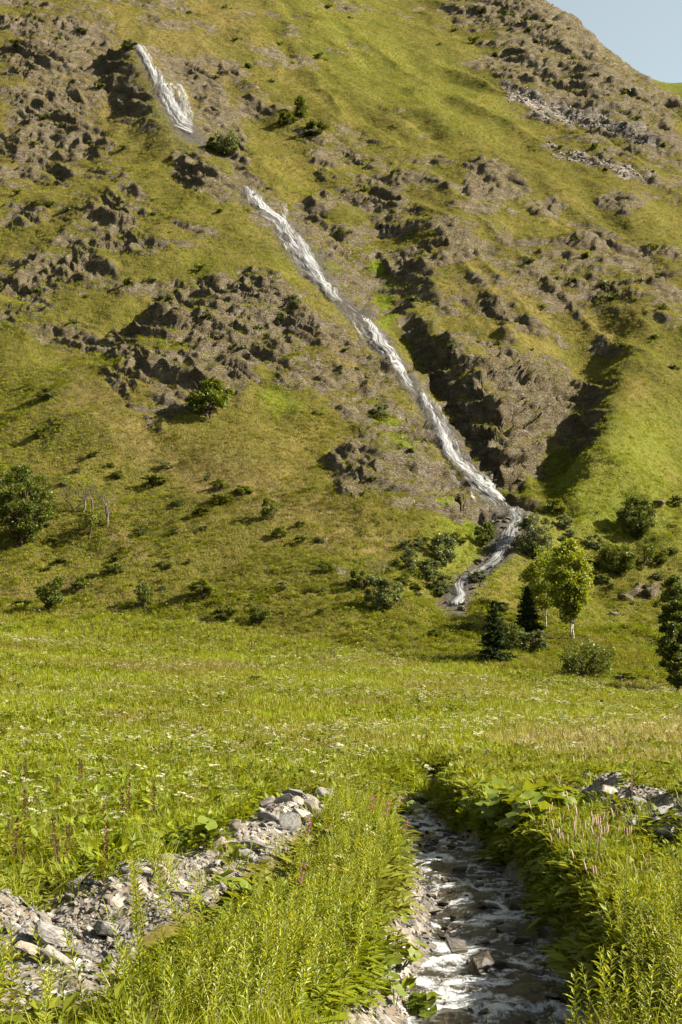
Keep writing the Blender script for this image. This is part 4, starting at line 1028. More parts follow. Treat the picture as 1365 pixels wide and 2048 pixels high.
# low scrub around the stream and on the right slope
SCRUB = (('low grey-green scrub on the slope left of the mountain stream', 'scrub left of the stream', [(830,1060),(960,1080),(985,1110),(920,1170),(870,1200),(760,1180),(800,1110)], 26),
         ('low scrub on the hummocky ground right of the mountain stream', 'scrub right of the stream', [(1060,1120),(1120,1040),(1250,1060),(1365,1080),(1365,1220),(1250,1210),(1180,1180),(1080,1160)], 34),
         ('low scrub scattered over the lower left slope', 'scrub on the lower left slope', [(0,930),(300,920),(520,990),(700,1120),(640,1200),(400,1190),(0,1180)], 34))
for lab, grp, poly, n in SCRUB:
    P_ = np.array(poly, float)
    while n > 0:
        x, y = rb.uniform(*(P_[:, 0].min(), P_[:, 0].max())), rb.uniform(P_[:, 1].min(), P_[:, 1].max())
        if not inpoly(np.array([x]), np.array([y]), poly)[0]: continue
        p = hit(x, y); s = rb.uniform(12, 30) / F * p.y / 2.3; n -= 1
        plant_tree('scrub_bush', BUSH[rb.choice((1, 2, 3, 3, 4))], p, (s, s, s * rb.uniform(.5, .9)), rb.uniform(0, 6.28), lab, 'bush', grp, ('stem', 'foliage'))
# dwarf shrubs dotted over the crags
DW = []
for i in range(4):
    rg = np.random.default_rng(90 + i); cen = np.array([(rg.normal(0, .35), rg.normal(0, .35), rg.uniform(.1, .55)) for _ in range(9)])
    P, Qf = leaves_np(clump_points(rg, cen, np.full(9, .28), 34), .24, rg); DW.append(mesh_np('dwarf_shrub', P, Qf, None, False, (L_BUSH, L_BUSH, L_WILLOW, L_MAPLE)[i]))
spots = [(35,390),(70,408),(105,410),(80,590),(150,415),(140,420),(95,540),(130,250),(250,300),(185,290),(35,320),(60,290),(80,240),(120,80),(155,60),(40,150),(75,40),(30,90),(200,180),(250,400),(170,600),(150,650),(80,620),(300,560),(255,570),(330,600),(440,430),(410,545),(310,430),
 (590,600),(515,660),(560,640),(480,700),(420,640),(360,690),(320,700),(690,700),(720,740),(640,830),(800,870),(820,900),(850,880),(740,960),(700,930),(780,980),(640,120),(505,140),(555,90),(580,130),(470,80),(440,160),(540,170),(690,470),(730,380),(790,350),(760,450),(860,430),(820,600),(880,800),(910,850),(900,700),(960,690),(1000,640),(1050,760),(1060,700),(1090,620),(1110,560),(1150,560),(1180,520),(1230,600),(1280,560),(1320,560),(1300,500),(1330,620),(1310,680),(1340,740),(1240,690),(1210,570),(1150,480),(1060,520),(1120,300),(1190,300),(1210,340),(1330,290),(1260,190),(1150,120),(1080,90),(1060,60),(1020,60),(990,110),(950,90),(1100,60),(1120,90),(1050,40),(1200,150),(1280,240),(910,60),(880,90),(1010,30),(1180,180),(960,30),(1140,60),(700,40),(650,20),(380,30),(450,20)]
for x, y in spots:
    p = hit(x + rb.uniform(-6, 6), y + rb.uniform(-5, 5))
    if p is None or p.y < 130: continue
    s = rb.uniform(8, 20) / F * p.y
    o = link('dwarf_shrub', rb.choice(DW), None, p - Vector((0, 0, 0.05)), (0, 0, rb.uniform(0, 6.28)), (s, s, s * rb.uniform(.7, 1.1)))
    tag(o, 'small dark dwarf shrub dotted among the crags of the mountainside', 'shrub', 'dwarf shrubs on the mountainside')
# ------------------------------------------------------------------ herbs and grass
G_GRASS = leaf_mat('meadow_grass', [(0.100, 0.132, 0.004), (0.156, 0.186, 0.006), (0.210, 0.226, 0.011)], 0.35, spec=0.12, tint=True, warm=(0.142, 0.117, 0.025))
G_HERB = leaf_mat('meadow_herb', [(0.034, 0.056, 0.003), (0.105, 0.134, 0.005), (0.190, 0.208, 0.009)], 0.35, spec=0.15, tint=True, warm=(0.14, 0.13, 0.02))
G_WILLOWHERB = leaf_mat('willowherb_leaf', [(0.080, 0.108, 0.005), (0.180, 0.210, 0.008), (0.275, 0.28, 0.022)], 0.42, spec=0.3)
G_BUTTER = leaf_mat('butterbur_leaf', [(0.075, 0.105, 0.010), (0.115, 0.145, 0.014), (0.15, 0.17, 0.02)], 0.42)
G_STRAW = leaf_mat('straw', [(0.17, 0.13, 0.05), (0.25, 0.20, 0.085), (0.33, 0.27, 0.13)], 0.25)
G_DOCK = leaf_mat('dock_seed', [(0.055, 0.028, 0.012), (0.10, 0.055, 0.022), (0.15, 0.085, 0.035)], 0.15)
G_WHITE = leaf_mat('umbel_white', [(0.36, 0.34, 0.23), (0.48, 0.46, 0.34), (0.60, 0.58, 0.47)], 0.3)
G_PINK = leaf_mat('bistort_pink', [(0.26, 0.17, 0.12), (0.34, 0.23, 0.18), (0.40, 0.29, 0.24)], 0.25)
G_MAG = leaf_mat('willowherb_flower', [(0.30, 0.06, 0.22), (0.42, 0.11, 0.32)], 0.3)
G_STEM = plain_mat('green_stem', (0.09, 0.10, 0.03), 0.7)
class PB:
    """collects leaf faces with material slots"""
    def __init__(s): s.V, s.F, s.M = [], [], []
    def leaf(s, p, d, L, w, m, droop=0.25, nrm=None, seg=1):
        p = Vector(p); d = Vector(d).normalized(); sd_ = d.cross(Vector(nrm) if nrm else Vector((0, 0, 1)))
        if sd_.length < 1e-3: sd_ = Vector((1, 0, 0))
        sd_.normalize(); n = len(s.V); mid = p + d * L * 0.45; tip = p + d * L + Vector((0, 0, -droop * L))
        s.V += [p, mid + sd_ * w / 2 - Vector((0, 0, droop * L * .15)), tip, mid - sd_ * w / 2 - Vector((0, 0, droop * L * .15))]; s.F.append((n, n + 1, n + 2, n + 3)); s.M.append(m)
    def blade(s, p, d, L, w, m, bend):
        p = Vector(p); d = Vector(d).normalized(); sd_ = d.cross(Vector((0, 0, 1)))
        if sd_.length < 1e-3: sd_ = Vector((1, 0, 0))
        sd_ = sd_.normalized() * w / 2; hz = Vector((d.x, d.y, 0)); a = p + d * L * 0.55; b = p + d * L + hz * bend * L - Vector((0, 0, bend * L * 0.5)); n = len(s.V)
        s.V += [p - sd_, p + sd_, a + sd_ * .8, a - sd_ * .8, b]; s.F += [(n, n + 1, n + 2, n + 3), (n + 3, n + 2, n + 4)]; s.M += [m, m]
    def stem(s, pts, r, m):
        V, Fc = [], []; n = len(s.V); tube(V, Fc, pts, [r * (1 - .6 * i / (len(pts) - 1)) for i in range(len(pts))], 3)
        s.V += V; s.F += [tuple(i + n for i in f) for f in Fc]; s.M += [m] * len(Fc)
    def build(s, name, mats): return mesh_py(name, s.V, s.F, mats, s.M)
def rdir(rg, up): 
    a = rg.uniform(0, 6.283); return Vector((math.cos(a), math.sin(a), up))
def grass_tuft(seed, n, h, spread, mat, w=0.012, straw=0.0):
    rg = random.Random(seed); b = PB()
    for i in range(n):
        a = rg.uniform(0, 6.283); r = spread * math.sqrt(rg.random()); p = (math.cos(a) * r, math.sin(a) * r, -0.03)
        L = h * rg.uniform(.45, 1.1); b.blade(p, rdir(rg, rg.uniform(1.6, 5)), L, w * rg.uniform(.7, 1.3), 1 if rg.random() < straw else 0, rg.uniform(.05, .4))
    return b.build('grass_tuft', (mat, G_STRAW))
def herb_clump(seed, n, h, spread, L, w, mat):
    rg = random.Random(seed); b = PB()
    for i in range(n):
        a = rg.uniform(0, 6.283); r = spread * math.sqrt(rg.random()); z = h * rg.random() ** .6 * (1 - .4 * r / spread)
        b.leaf((math.cos(a) * r, math.sin(a) * r, z), Vector((math.cos(a) + rg.uniform(-.9, .9), math.sin(a) + rg.uniform(-.9, .9), rg.uniform(-.1, .9))), L * rg.uniform(.6, 1.3), w * rg.uniform(.7, 1.3), 0, .25)
    return b.build('herb', (mat,))
def willowherb(seed, h, nl, flower=False):
    rg = random.Random(seed); b = PB(); lx, ly = rg.uniform(-.16, .16), rg.uniform(-.16, .16)
    at = lambda t: Vector((lx * t * t * h, ly * t * t * h, t * h - .03))
    b.stem([at(0), at(.35), at(.7), at(1)], .006, 1)
    for i in range(nl):
        t = .10 + .88 * i / nl; a = i * 2.4 + rg.uniform(-.3, .3); L = .135 * (1 - .35 * abs(t - .45)) * (1.0 if t < .85 else 1 - (t - .85) * 4) * rg.uniform(.8, 1.2)
        b.leaf(at(t), (math.cos(a), math.sin(a), .55 + .8 * t), L, L * .23, 0, .30)
    if flower:
        for i in range(46):
            t = .80 + .24 * rg.random(); a = rg.uniform(0, 6.28); b.leaf(at(t), (math.cos(a), math.sin(a), .3), .045, .035, 2, .1)
    return b.build('willowherb', (G_WILLOWHERB, G_STEM, G_MAG))
def butterbur(seed, n, r0):
    rg = random.Random(seed); V, Fc, M = [], [], []
    for i in range(n):
        a = rg.uniform(0, 6.28); d = rg.uniform(.05, .42); hgt = rg.uniform(.16, .48); c = Vector((math.cos(a) * d, math.sin(a) * d, hgt)); r = r0 * rg.uniform(.6, 1.15)
        tube(V, Fc, [(c.x * .3, c.y * .3, -.03), (c.x * .8, c.y * .8, hgt * .7), c], [.009, .008, .005], 4); M += [1] * 8
        nrm = Vector((c.x * 1.1 + rg.uniform(-.5, .8), c.y * 1.1 + rg.uniform(-.7, .4), rg.uniform(.6, 1.2))).normalized(); t = nrm.orthogonal().normalized(); s = nrm.cross(t); n0 = len(V); K = 14; ph = rg.uniform(0, 6.28)
        V.append(c); 
        for k in range(K):
            w = 2 * math.pi * (k + .5) / K * .95 + ph; rr = r * (1 + .10 * math.sin(k * 2.6)) * (.9 + .2 * rg.random()); V.append(c + (t * math.cos(w) + s * math.sin(w)) * rr + nrm * (.10 * r * math.sin(k * 1.9 + i) + .14 * r))
        for k in range(K - 1): Fc.append((n0, n0 + 1 + k, n0 + 2 + k)); M.append(0)
    return mesh_py('butterbur', V, Fc, (G_BUTTER, G_STEM), M, smooth=True)
def dock(seed, h):
    rg = random.Random(seed); b = PB(); lx = rg.uniform(-.08, .08); at = lambda t: Vector((lx * t * h, 0, t * h - .03)); b.stem([at(0), at(.5), at(1)], .007, 1)
    for i in range(150):
        t = .38 + .62 * rg.random(); a = rg.uniform(0, 6.28); r = .035 * (1.25 - t) + .012; b.leaf(at(t) + Vector((math.cos(a) * r, math.sin(a) * r, 0)) * rg.random(), (math.cos(a), math.sin(a), 1.2), .035, .026, 1, .1)
    for i in range(7):
        a = rg.uniform(0, 6.28); b.leaf((0, 0, .05), (math.cos(a), math.sin(a), rg.uniform(.4, 1.2)), rg.uniform(.22, .34), .09, 0, .35)
    return b.build('dock', (G_HERB, G_DOCK))
def bistort(seed, h):
    rg = random.Random(seed); b = PB(); lx, ly = rg.uniform(-.15, .15), rg.uniform(-.1, .1); at = lambda t: Vector((lx * t * t, ly * t * t, t * h - .03)); b.stem([at(0), at(.5), at(.9)], .0045, 1)
    V, Fc = [], []; n = len(b.V); tube(V, Fc, [at(.86), at(.89), at(.95), at(1.0), at(1.01)], [.004, .010, .011, .008, .002], 6); b.V += V; b.F += [tuple(i + n for i in f) for f in Fc]; b.M += [0] * len(Fc)
    for i in range(3):
        a = rg.uniform(0, 6.28); b.leaf((0, 0, .02 + .1 * i), (math.cos(a), math.sin(a), 1.6), .22, .04, 2, .3)
    return b.build('bistort', (G_PINK, G_STEM, G_HERB))
def umbel(seed, h, heads, hr):
    rg = random.Random(seed); b = PB(); b.stem([(0, 0, -.03), (0, 0, h * .6)], .006, 1)
    for i in range(heads):
        a = i * 2.4 + rg.uniform(-.4, .4); d = rg.uniform(.02, .13); c = Vector((math.cos(a) * d, math.sin(a) * d, h * rg.uniform(.82, 1.02))); b.stem([(0, 0, h * rg.uniform(.35, .6)), c], .004, 1); r = hr * rg.uniform(.7, 1.2)
        for k in range(16):
            w = rg.uniform(0, 6.28); q = r * math.sqrt(rg.random()); b.leaf(c + Vector((math.cos(w) * q, math.sin(w) * q, rg.uniform(-.006, .012) - q * .15)), (math.cos(w), math.sin(w), .15), .026, .026, 0, .05)
    for i in range(9):
        a = rg.uniform(0, 6.28); z = h * rg.uniform(.05, .55); b.leaf((0, 0, z), (math.cos(a), math.sin(a), .7), .16, .06, 2, .3)
    return b.build('cow_parsley', (G_WHITE, G_STEM, G_HERB))

def gn_tree(name, coll):
    ng = bpy.data.node_groups.new(name, 'GeometryNodeTree')
    ng.interface.new_socket('Geometry', in_out='INPUT', socket_type='NodeSocketGeometry'); ng.interface.new_socket('Geometry', in_out='OUTPUT', socket_type='NodeSocketGeometry')
    N = ng.nodes.new; l = ng.links.new
    gi, go = N('NodeGroupInput'), N('NodeGroupOutput')
    ci = N('GeometryNodeCollectionInfo'); ci.inputs['Collection'].default_value = coll; ci.inputs['Separate Children'].default_value = True; ci.inputs['Reset Children'].default_value = True
    ip = N('GeometryNodeInstanceOnPoints'); ip.inputs['Pick Instance'].default_value = True
    def at(n, t):
        a = N('GeometryNodeInputNamedAttribute'); a.data_type = t; a.inputs['Name'].default_value = n; return a.outputs['Attribute']
    er = N('FunctionNodeEulerToRotation'); l(at('rot', 'FLOAT_VECTOR'), er.inputs[0])
    l(gi.outputs[0], ip.inputs['Points']); l(ci.outputs[0], ip.inputs['Instance']); l(at('pick', 'INT'), ip.inputs['Instance Index']); l(er.outputs[0], ip.inputs['Rotation']); l(at('scl', 'FLOAT'), ip.inputs['Scale'])
    l(ip.outputs[0], go.inputs[0]); return ng
def scatter(name, P, meshes, scale, label, cat, tint=None, lean=0.15, pick=None):
    """ground cover nobody could count: one object whose points carry copies of a few plants"""
    n = len(P); coll = bpy.data.collections.new(name + '_kinds')
    for i, me in enumerate(meshes): coll.objects.link(bpy.data.objects.new('%s_kind_%02d' % (name, i), me))
    me = bpy.data.meshes.new(name); me.vertices.add(n); me.vertices.foreach_set('co', np.asarray(P, np.float32).ravel())
    a = me.attributes.new('rot', 'FLOAT_VECTOR', 'POINT'); r = np.stack([RNG.normal(0, lean, n), RNG.normal(0, lean, n), RNG.uniform(0, 6.283, n)], 1); a.data.foreach_set('vector', r.astype(np.float32).ravel())
    a = me.attributes.new('scl', 'FLOAT', 'POINT'); a.data.foreach_set('value', np.asarray(scale, np.float32))
    a = me.attributes.new('pick', 'INT', 'POINT'); a.data.foreach_set('value', (RNG.integers(0, len(meshes), n) if pick is None else pick).astype(np.int32))
    a = me.attributes.new('tint', 'FLOAT', 'POINT'); a.data.foreach_set('value', np.zeros(n, np.float32) if tint is None else np.asarray(tint, np.float32))
    o = link(name, me); m = o.modifiers.new('plants', 'NODES'); m.node_group = gn_tree(name, coll)
    return tag(o, label, cat, kind='stuff')
def sample(n, y0, y1, um=0.27, power=2.0):
    """random ground points in a wedge, even per square metre for power 2, denser near the viewer below that"""
    Y = (RNG.uniform(y0 ** power, y1 ** power, n)) ** (1 / power); X = RNG.uniform(-um, um, n) * Y
    return X, Y
def pmask(X, Y, poly, soft=20):
    px, py = topix(X, Y, zat(X, Y)); return polymask(px, py, poly, soft)
def keep(X, Y, m): return X[m], Y[m]
def on_meadow(X, Y):
    j = RNG.normal(0, 2.2, len(X)); return gat(is_m, X + j * .5, np.maximum(Y + j, 4)) > 0
def pts(X, Y, dz=0.0): return np.stack([X, Y, zat(X, Y) + dz], 1)

GT = [grass_tuft(500 + i, 26, .55, .16, G_GRASS, .012, .08) for i in range(5)]
GTL = [grass_tuft(520 + i, 34, .75, .16, G_GRASS, .010, .16) for i in range(4)]       # tall, going to seed
GTS = [grass_tuft(540 + i, 30, .5, .32, G_GRASS, .030, .05) for i in range(4)]        # coarse tufts for the far meadow and slopes
HC = [herb_clump(560 + i, 34, .40, .20, .13, .055, G_HERB) for i in range(5)]
HCB = [herb_clump(580 + i, 26, .35, .24, .24, .11, G_HERB) for i in range(3)]
UM = [umbel(600 + i, .62, 3, .024) for i in range(4)]
UMF = [umbel(620 + i, .60, 3, .045) for i in range(3)]
WH = [willowherb(640 + i, 1.0, 54) for i in range(6)]; WHF = [willowherb(660 + i, 1.1, 54, True) for i in range(2)]
BB = [butterbur(680 + i, 9, .20) for i in range(4)]; DK = [dock(700 + i, .85) for i in range(4)]; BT = [bistort(720 + i, .8) for i in range(4)]

rp = random.Random(23)
# places where the photograph shows bare rubble or open water: nothing tall grows in front of them
OPEN = [[(-20,1835),(60,1835),(120,1815),(255,1835),(275,1880),(255,1950),(160,1980),(95,2020),(-20,2035)], [(385,1765),(430,1735),(450,1690),(465,1660),(540,1585),(600,1570),(665,1600),(650,1650),(590,1700),(560,1740),(480,1790),(400,1825),(320,1870),(270,1890),(250,1850),(330,1800)],
        [(1110,1595),(1140,1560),(1180,1548),(1300,1585),(1380,1590),(1380,1690),(1240,1690),(1245,1650),(1180,1610)], [(815,1640),(870,1625),(905,1690),(985,1740),(1060,1800),(1090,1880),(1140,1960),(1150,2060),(860,2060),(850,1960),(845,1900),(850,1840),(830,1790),(815,1720)]]
def open_view(X, Y, h, leak=0.04):
    z = zat(X, Y); bad = np.zeros(len(X), bool)
    for f in (.25, .6, 1.0):
        px, py = topix(X, Y, z + f * h)
        for P in OPEN: bad |= inpoly(px, py, P)
    px, py = topix(X, Y, z)
    return ~bad | (RNG.random(len(X)) < np.where((px < 320) & (py > 1960) & (leak > 0), .14, leak))
brookside_at = lambda x, y: gat(brookside, np.array([x]), np.array([y]))[0]
bd = lambda X, Y: gat(brookd, X, Y); bs = lambda X, Y: gat(brookside, X, Y); gv = lambda X, Y: gat(gravel, X, Y)
def dry_land(X, Y, g=0.55, m=0.22):
    lf = (bs(X, Y) < 0) & (Y > 15) & (Y < 27)
    return (bd(X, Y) > np.where(lf, m + .38, m)) & ((gv(X, Y) < g) | (RNG.random(len(X)) < 0.05))
WHZ_L = [(240,1860),(430,1800),(600,1700),(690,1650),(800,1650),(830,1760),(820,1880),(850,2100),(-200,2150),(-200,2010),(150,1990),(270,1930)]
WHZ_R = [(1150,1880),(1220,1850),(1365,1840),(1500,1850),(1500,2150),(1160,2150)]
# willowherb: the nearest 300 each on their own, the rest as one stand
X, Y = sample(15000, 8.6, 30, .30, 1.3)
m = ((pmask(X, Y, WHZ_L, 30) > RNG.uniform(.3, .8, len(X))) | (pmask(X, Y, WHZ_R, 30) > RNG.uniform(.3, .8, len(X)))) & dry_land(X, Y, .5, .25) & (fbm(X * .7, Y * .7, octv=2, seed=201) > -.28)
X, Y = keep(X, Y, m); X, Y = X[:4600], Y[:4600]
hs_ = RNG.uniform(.42, .80, len(X)) * (1 + .25 * fbm(X, Y, octv=2, seed=203)); ok = open_view(X, Y, hs_, .03); X, Y, hs_ = X[ok], Y[ok], hs_[ok]
px, py = topix(X, Y, zat(X, Y) + 0.8); vis = (px > 0) & (px < 1365) & (py < 2040)
order = np.argsort(np.where(vis, Y, 1e3)); near_i, rest = order[:290], order[290:]
Z = zat(X, Y)
for i in near_i:
    s = hs_[i]; left = brookside_at(X[i], Y[i]) < 0
    o = link('willowherb', rp.choice(WH), None, (X[i], Y[i], Z[i]), (rp.gauss(0, .17), rp.gauss(0, .17), rp.uniform(0, 6.28)), s)
    tag(o, 'leafy green willowherb stalk in the thicket left of the brook' if left else 'leafy green willowherb stalk in the thicket right of the brook', 'plant', 'willowherb left of the brook' if left else 'willowherb right of the brook')
scatter('willowherb_stand', np.stack([X, Y, Z], 1)[rest], WH, hs_[rest], 'dense stand of leafy willowherb behind the nearest stalks', 'plants')
for x, y, lab in ((760,1700,'pink-flowering willowherb by the upper left bank of the brook'),(795,1745,'magenta-flowering willowherb nearest the brook on the left'),(730,1690,'pale pink willowherb spike left of the upper bend'),(580,1890,'magenta willowherb flowering in the left thicket'),(605,1760,'pink willowherb below the rubble bank')):
    p = hit(x, y + 45); o = link('willowherb', rp.choice(WHF), None, p, (0, 0, rp.uniform(0, 6)), .85); tag(o, lab, 'plant')
# butterbur: big round leaves
BBS = [(900,1660),(930,1655),(960,1668),(990,1662),(1020,1660),(1050,1665),(1080,1655),(1010,1690),(1040,1700),(975,1690),(945,1680),(1065,1680),(1000,1645),(1045,1640),(1085,1640),(920,1640),(960,1640)]
for x, y in BBS:
    for _ in range(2):
        p = hit(x + rp.uniform(-14, 14), y + rp.uniform(-12, 6)); 
        if gat(brookd, np.array([p.x]), np.array([p.y]))[0] < 0.25: continue
        o = link('butterbur', rp.choice(BB), None, p, (rp.gauss(0, .1), rp.gauss(0, .1), rp.uniform(0, 6.28)), rp.uniform(.8, 1.25)); tag(o, 'big-leaved butterbur clump overhanging the right bank of the brook', 'plant', 'butterbur along the right bank')
for x, y, s, lab in ((485,1835,.9,'big yellow-green butterbur leaves beside the pale blue flat stone'),(520,1815,.7,'smaller butterbur behind the pale blue flat stone'),(412,1700,.8,'butterbur left of the rubble bank'),(375,1712,.7,'butterbur farthest left of the rubble bank'),(712,1730,.9,'butterbur leaves under the flowering willowherb'),
                     (845,1620,.9,'bright butterbur at the head of the visible brook'),(815,1640,.8,'butterbur at the left of the upper bend'),(800,1930,.6,'large butterbur at the lower left brook edge'),(790,2010,.55,'butterbur at the bottom left of the brook'),(770,1960,.6,'butterbur among willowherb at the lower left bank'),(1105,1600,.7,'butterbur below the right rubble bank'),(1150,1580,.5,'single bright butterbur on the right rubble bank'),(465,1870,.7,'low butterbur between rubble and willowherb'),(845,2040,.5,'butterbur nearest the viewer at the left water edge')):
    p = hit(x, y); o = link('butterbur', rp.choice(BB), None, p, (0, 0, rp.uniform(0, 6.28)), s); tag(o, lab, 'plant')
# brown dock spikes
DKS = [(20,1690),(30,1745),(45,1760),(110,1760),(118,1740),(135,1755),(210,1745),(230,1660),(248,1655),(250,1640),(48,1570),(155,1565),(165,1562),(55,1665),(15,1570),(200,1650),(310,1640),(1265,1590),(640,1545),(120,1600),(75,1620)]
for x, y in DKS:
    p = hit(x + rp.uniform(-5, 5), y + 22); o = link('dock', rp.choice(DK), None, p, (rp.gauss(0, .05), rp.gauss(0, .05), rp.uniform(0, 6.28)), rp.uniform(.7, 1.05)); tag(o, 'rust-brown dock seed spike standing in the near left meadow' if x < 700 else 'rust-brown dock seed spike near the right rubble bank', 'plant', 'dock spikes of the near meadow')
for i in range(46):
    x = rp.uniform(150, 680); y = np.interp(x, [150, 680], [1268, 1330]) + rp.gauss(4, 7); p = hit(x, y)
    o = link('dock', rp.choice(DK), None, p, (0, 0, rp.uniform(0, 6.28)), rp.uniform(.9, 1.6)); tag(o, 'dark dock spike in the row across the upper meadow', 'plant', 'dock spikes of the upper meadow')
# pink bistort on the right bank
for i in range(80):
    x, y = rp.choice(((1110, 1690), (1150, 1700), (1130, 1720), (1180, 1700), (1070, 1700), (1150, 1790), (1160, 1830), (1130, 1860), (1200, 1740), (1240, 1700)))
    p = hit(x + rp.gauss(0, 28), y + 40 + rp.gauss(0, 18))
    if gat(brookd, np.array([p.x]), np.array([p.y]))[0] < 0.3: continue
    o = link('bistort', rp.choice(BT), None, p, (rp.gauss(0, .08), rp.gauss(0, .08), rp.uniform(0, 6.28)), rp.uniform(.75, 1.1)); tag(o, 'slender bistort with a pink flower spike on the right bank', 'flower', 'bistort on the right bank')

# --- uncountable ground cover
def noise_tint(X, Y, s, seed, lo=0.0, hi=1.0): return np.clip(lo + (hi - lo) * (0.5 + 0.9 * fbm(X / s, Y / s, octv=3, seed=seed)), 0, 1)
X, Y = sample(34000, 8.6, 42, .34, 1.25); X, Y = keep(X, Y, dry_land(X, Y, .5, .12)); X, Y = keep(X, Y, open_view(X, Y, .45)); zw = np.maximum(pmask(X, Y, WHZ_L, 30), pmask(X, Y, WHZ_R, 30)); X, Y = keep(X, Y, RNG.random(len(X)) > .85 * zw)
tint = noise_tint(X, Y, 4, 301, -.2, .4); tint = np.maximum(tint, .7 * pmask(X, Y, [(1000,1480),(1500,1480),(1500,1580),(1250,1570),(1100,1540)], 40))
rgt = (X > 3.2) & (Y < 30)
scatter('near_grass', pts(X, Y), GT + GTL, RNG.uniform(.55, 1.05, len(X)) * np.where(rgt, .9, .85), 'lush grass between the herbs on both sides of the brook', 'grass', tint, .22, pick=np.where(RNG.random(len(X)) < np.where(rgt, .38, .2), RNG.integers(5, 9, len(X)), RNG.integers(0, 5, len(X))))
X, Y = sample(25000, 8.8, 44, .34, 1.35); X, Y = keep(X, Y, dry_land(X, Y, .6, .10)); X, Y = keep(X, Y, open_view(X, Y, .35))
scatter('near_herbs', pts(X, Y), HC + HCB, RNG.uniform(.55, 1.15, len(X)) * np.clip(Y / 15, .75, 1), 'leafy herbs covering the banks and the near meadow', 'herbs', noise_tint(X, Y, 3, 303, -.2, .5), .2)
X, Y = sample(2600, 17, 46, .28, 1.6); X, Y = keep(X, Y, dry_land(X, Y, .4, .4) & (X < 0.5) & (fbm(X / 2.5, Y / 2.5, octv=2, seed=341) > 0.02)); X, Y = keep(X, Y, open_view(X, Y, .75, 0) & (X < -.06 * Y))
scatter('broad_leaved_herbs', pts(X, Y), HCB, RNG.uniform(.6, 1.15, len(X)), 'dark broad-leaved herbs in patches of the near left meadow', 'herbs', None, .2)
# herbs hanging over the steep right bank
X, Y = sample(26000, 13, 33, .20, 1.4); d_ = bd(X, Y); X, Y = keep(X, Y, (bs(X, Y) > 0) & (d_ > .34) & (d_ < 1.1))
scatter('bank_herbs', pts(X, Y), HC + HCB + GT[:2], RNG.uniform(.45, .95, len(X)), 'herbs hanging over the steep right bank of the brook', 'herbs', noise_tint(X, Y, 3, 305, -.2, .3), .35)
X, Y = sample(550, 15, 45, .28, 1.8); X, Y = keep(X, Y, dry_land(X, Y, .3, .5) & (X < 1.5) & open_view(X, Y, .7))
scatter('near_cow_parsley', pts(X, Y), UM, RNG.uniform(.8, 1.2, len(X)), 'white-flowered cow parsley in the near meadow', 'flowers')
# the meadow
X, Y = sample(50000, 36, 136, .33, 1.7); px, py = topix(X, Y, zat(X, Y))
tint = np.clip(noise_tint(X, Y, 7, 307, -.35, .75) + .25 * vnoise(X / 1.2, Y / 1.6, seed=331), 0, 1); tint = np.maximum(tint, .75 * polymask(px, py, [(1000,1470),(1500,1450),(1500,1590),(1250,1575),(1100,1540)], 40))
isM = on_meadow(X, Y); X, Y, tint = X[isM], Y[isM], tint[isM]
scatter('meadow_grass', pts(X, Y), GTS, RNG.uniform(.6, 1.15, len(X)), 'yellow-green grass of the wide meadow', 'grass', tint, .2)
X, Y = sample(10500, 38, 132, .33, 1.8); X, Y = keep(X, Y, fbm(X / 6, Y / 6, octv=3, seed=311) > -.05)
scatter('meadow_herbs', pts(X, Y), HC + HCB, RNG.uniform(.8, 1.5, len(X)), 'darker herbs dotted through the wide meadow', 'herbs', noise_tint(X, Y, 5, 309, -.2, .4), .2)
X, Y = sample(20000, 38, 132, .33, 2.6); X, Y = keep(X, Y, (fbm(X / 9, Y / 5, octv=3, seed=313) > RNG.uniform(-.6, .6, len(X))) & on_meadow(X, Y))
scatter('meadow_cow_parsley', pts(X, Y), UMF, RNG.uniform(.8, 1.25, len(X)), 'white cow parsley flowers sprinkled over the wide meadow', 'flowers')
# (the meadow and the slope turf mingle along their border)
DT = [grass_tuft(740 + i, 30, .6, .24, G_STRAW, .012, 1.0) for i in range(3)]
X, Y = sample(16000, 36, 75, .33, 1.7); px, py = topix(X, Y, zat(X, Y)); X, Y = keep(X, Y, polymask(px, py, [(980,1490),(1120,1470),(1365,1450),(1700,1440),(1700,1590),(1365,1585),(1250,1570),(1100,1535)], 30) > RNG.uniform(.25, 1.1, len(X)))
scatter('dry_grass', pts(X, Y), DT, RNG.uniform(.7, 1.1, len(X)), 'pale ripe grass in the meadow behind the right rubble bank', 'grass', None, .2)
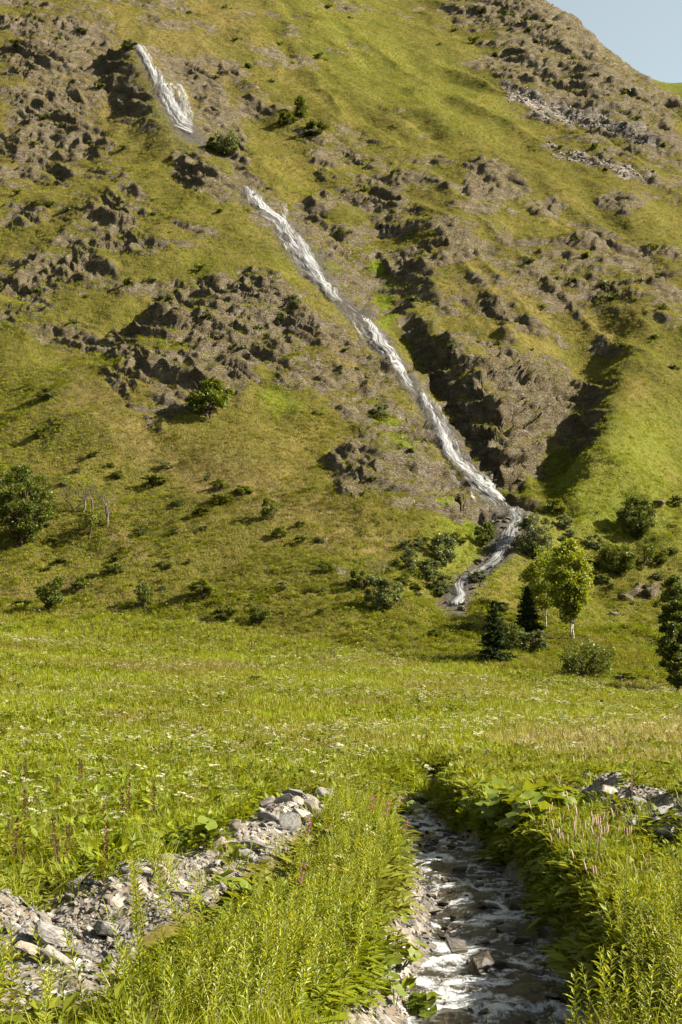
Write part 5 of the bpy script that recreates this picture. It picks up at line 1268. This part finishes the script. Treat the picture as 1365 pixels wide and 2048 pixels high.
# lower and upper slopes
X, Y = sample(62000, 92, 215, .32, 1.6); X, Y = keep(X, Y, ~on_meadow(X, Y) & (gat(rockm, X, Y) < .45) & (gat(scree, X, Y) < .4) & (gat(wet, X, Y) < .3))
lu = gat(lush, X, Y)
scatter('slope_grass', pts(X, Y), GTS, RNG.uniform(.30, .85, len(X)), 'tussocky grass on the lower slopes', 'grass', np.clip(noise_tint(X, Y, 14, 315, .0, .7) + .5 * gat(dry, X, Y) - lu, 0, 1), .3)
X, Y = sample(20000, 92, 190, .32, 1.5); X, Y = keep(X, Y, ~on_meadow(X, Y) & (gat(rockm, X, Y) < .3) & (gat(wet, X, Y) < .3) & (fbm(X / 8, Y / 8, octv=3, seed=317) + .5 * (Y < 150) > .05))
scatter('slope_herbs', pts(X, Y), HC, RNG.uniform(.7, 1.6, len(X)), 'knee-high herbs on the lower slopes', 'herbs', noise_tint(X, Y, 10, 319, -.2, .5), .2)
X, Y = sample(72000, 215, 440, .31, 1.5); X, Y = keep(X, Y, (gat(rockm, X, Y) < .45) & (gat(scree, X, Y) < .4))
scatter('upper_grass', pts(X, Y), GTS, RNG.uniform(.6, 1.2, len(X)), 'grass tussocks on the upper mountainside', 'grass', np.clip(noise_tint(X, Y, 18, 321, .35, 1.0) + .4 * gat(dry, X, Y) - .6 * gat(lush, X, Y), 0, 1), .3)
# rubble and scree too small to count
X, Y = sample(60000, 12, 34, .29, 1.4); g_ = gv(X, Y); X, Y = keep(X, Y, (g_ > .45) & ((bs(X, Y) < 0) | (bd(X, Y) > 1.5)) & (bd(X, Y) > .0))
scatter('gravel', pts(X, Y), L_PALE, RNG.uniform(.02, .15, len(X)) * RNG.uniform(.4, 1, len(X)), 'loose slate chips between the larger stones', 'gravel', None, .6)
X, Y = sample(26000, 11, 17.5, .28, 1.4); X, Y = keep(X, Y, (gv(X, Y) > .4) & (X < -.09 * Y))
scatter('near_gravel', pts(X, Y, -.01), L_PALE, RNG.uniform(.02, .13, len(X)) * RNG.uniform(.35, 1, len(X)), 'slate chips and grit of the lower left rubble bank', 'gravel', None, .6)
X, Y = sample(160000, 125, 400, .26, 1.6); g_ = gat(scree, X, Y); X, Y = keep(X, Y, g_ > RNG.uniform(.4, .9, len(X)))
scatter('scree', pts(X, Y), L_PALE[:6] + L_BROWN, RNG.uniform(.2, .9, len(X)) * np.where(Y > 200, 1.5, .45), 'grey scree spilling down the mountainside', 'scree', None, .6, pick=np.where((Y > 200) & (RNG.random(len(X)) < .45), RNG.integers(0, 6, len(X)), RNG.integers(6, 15, len(X))))
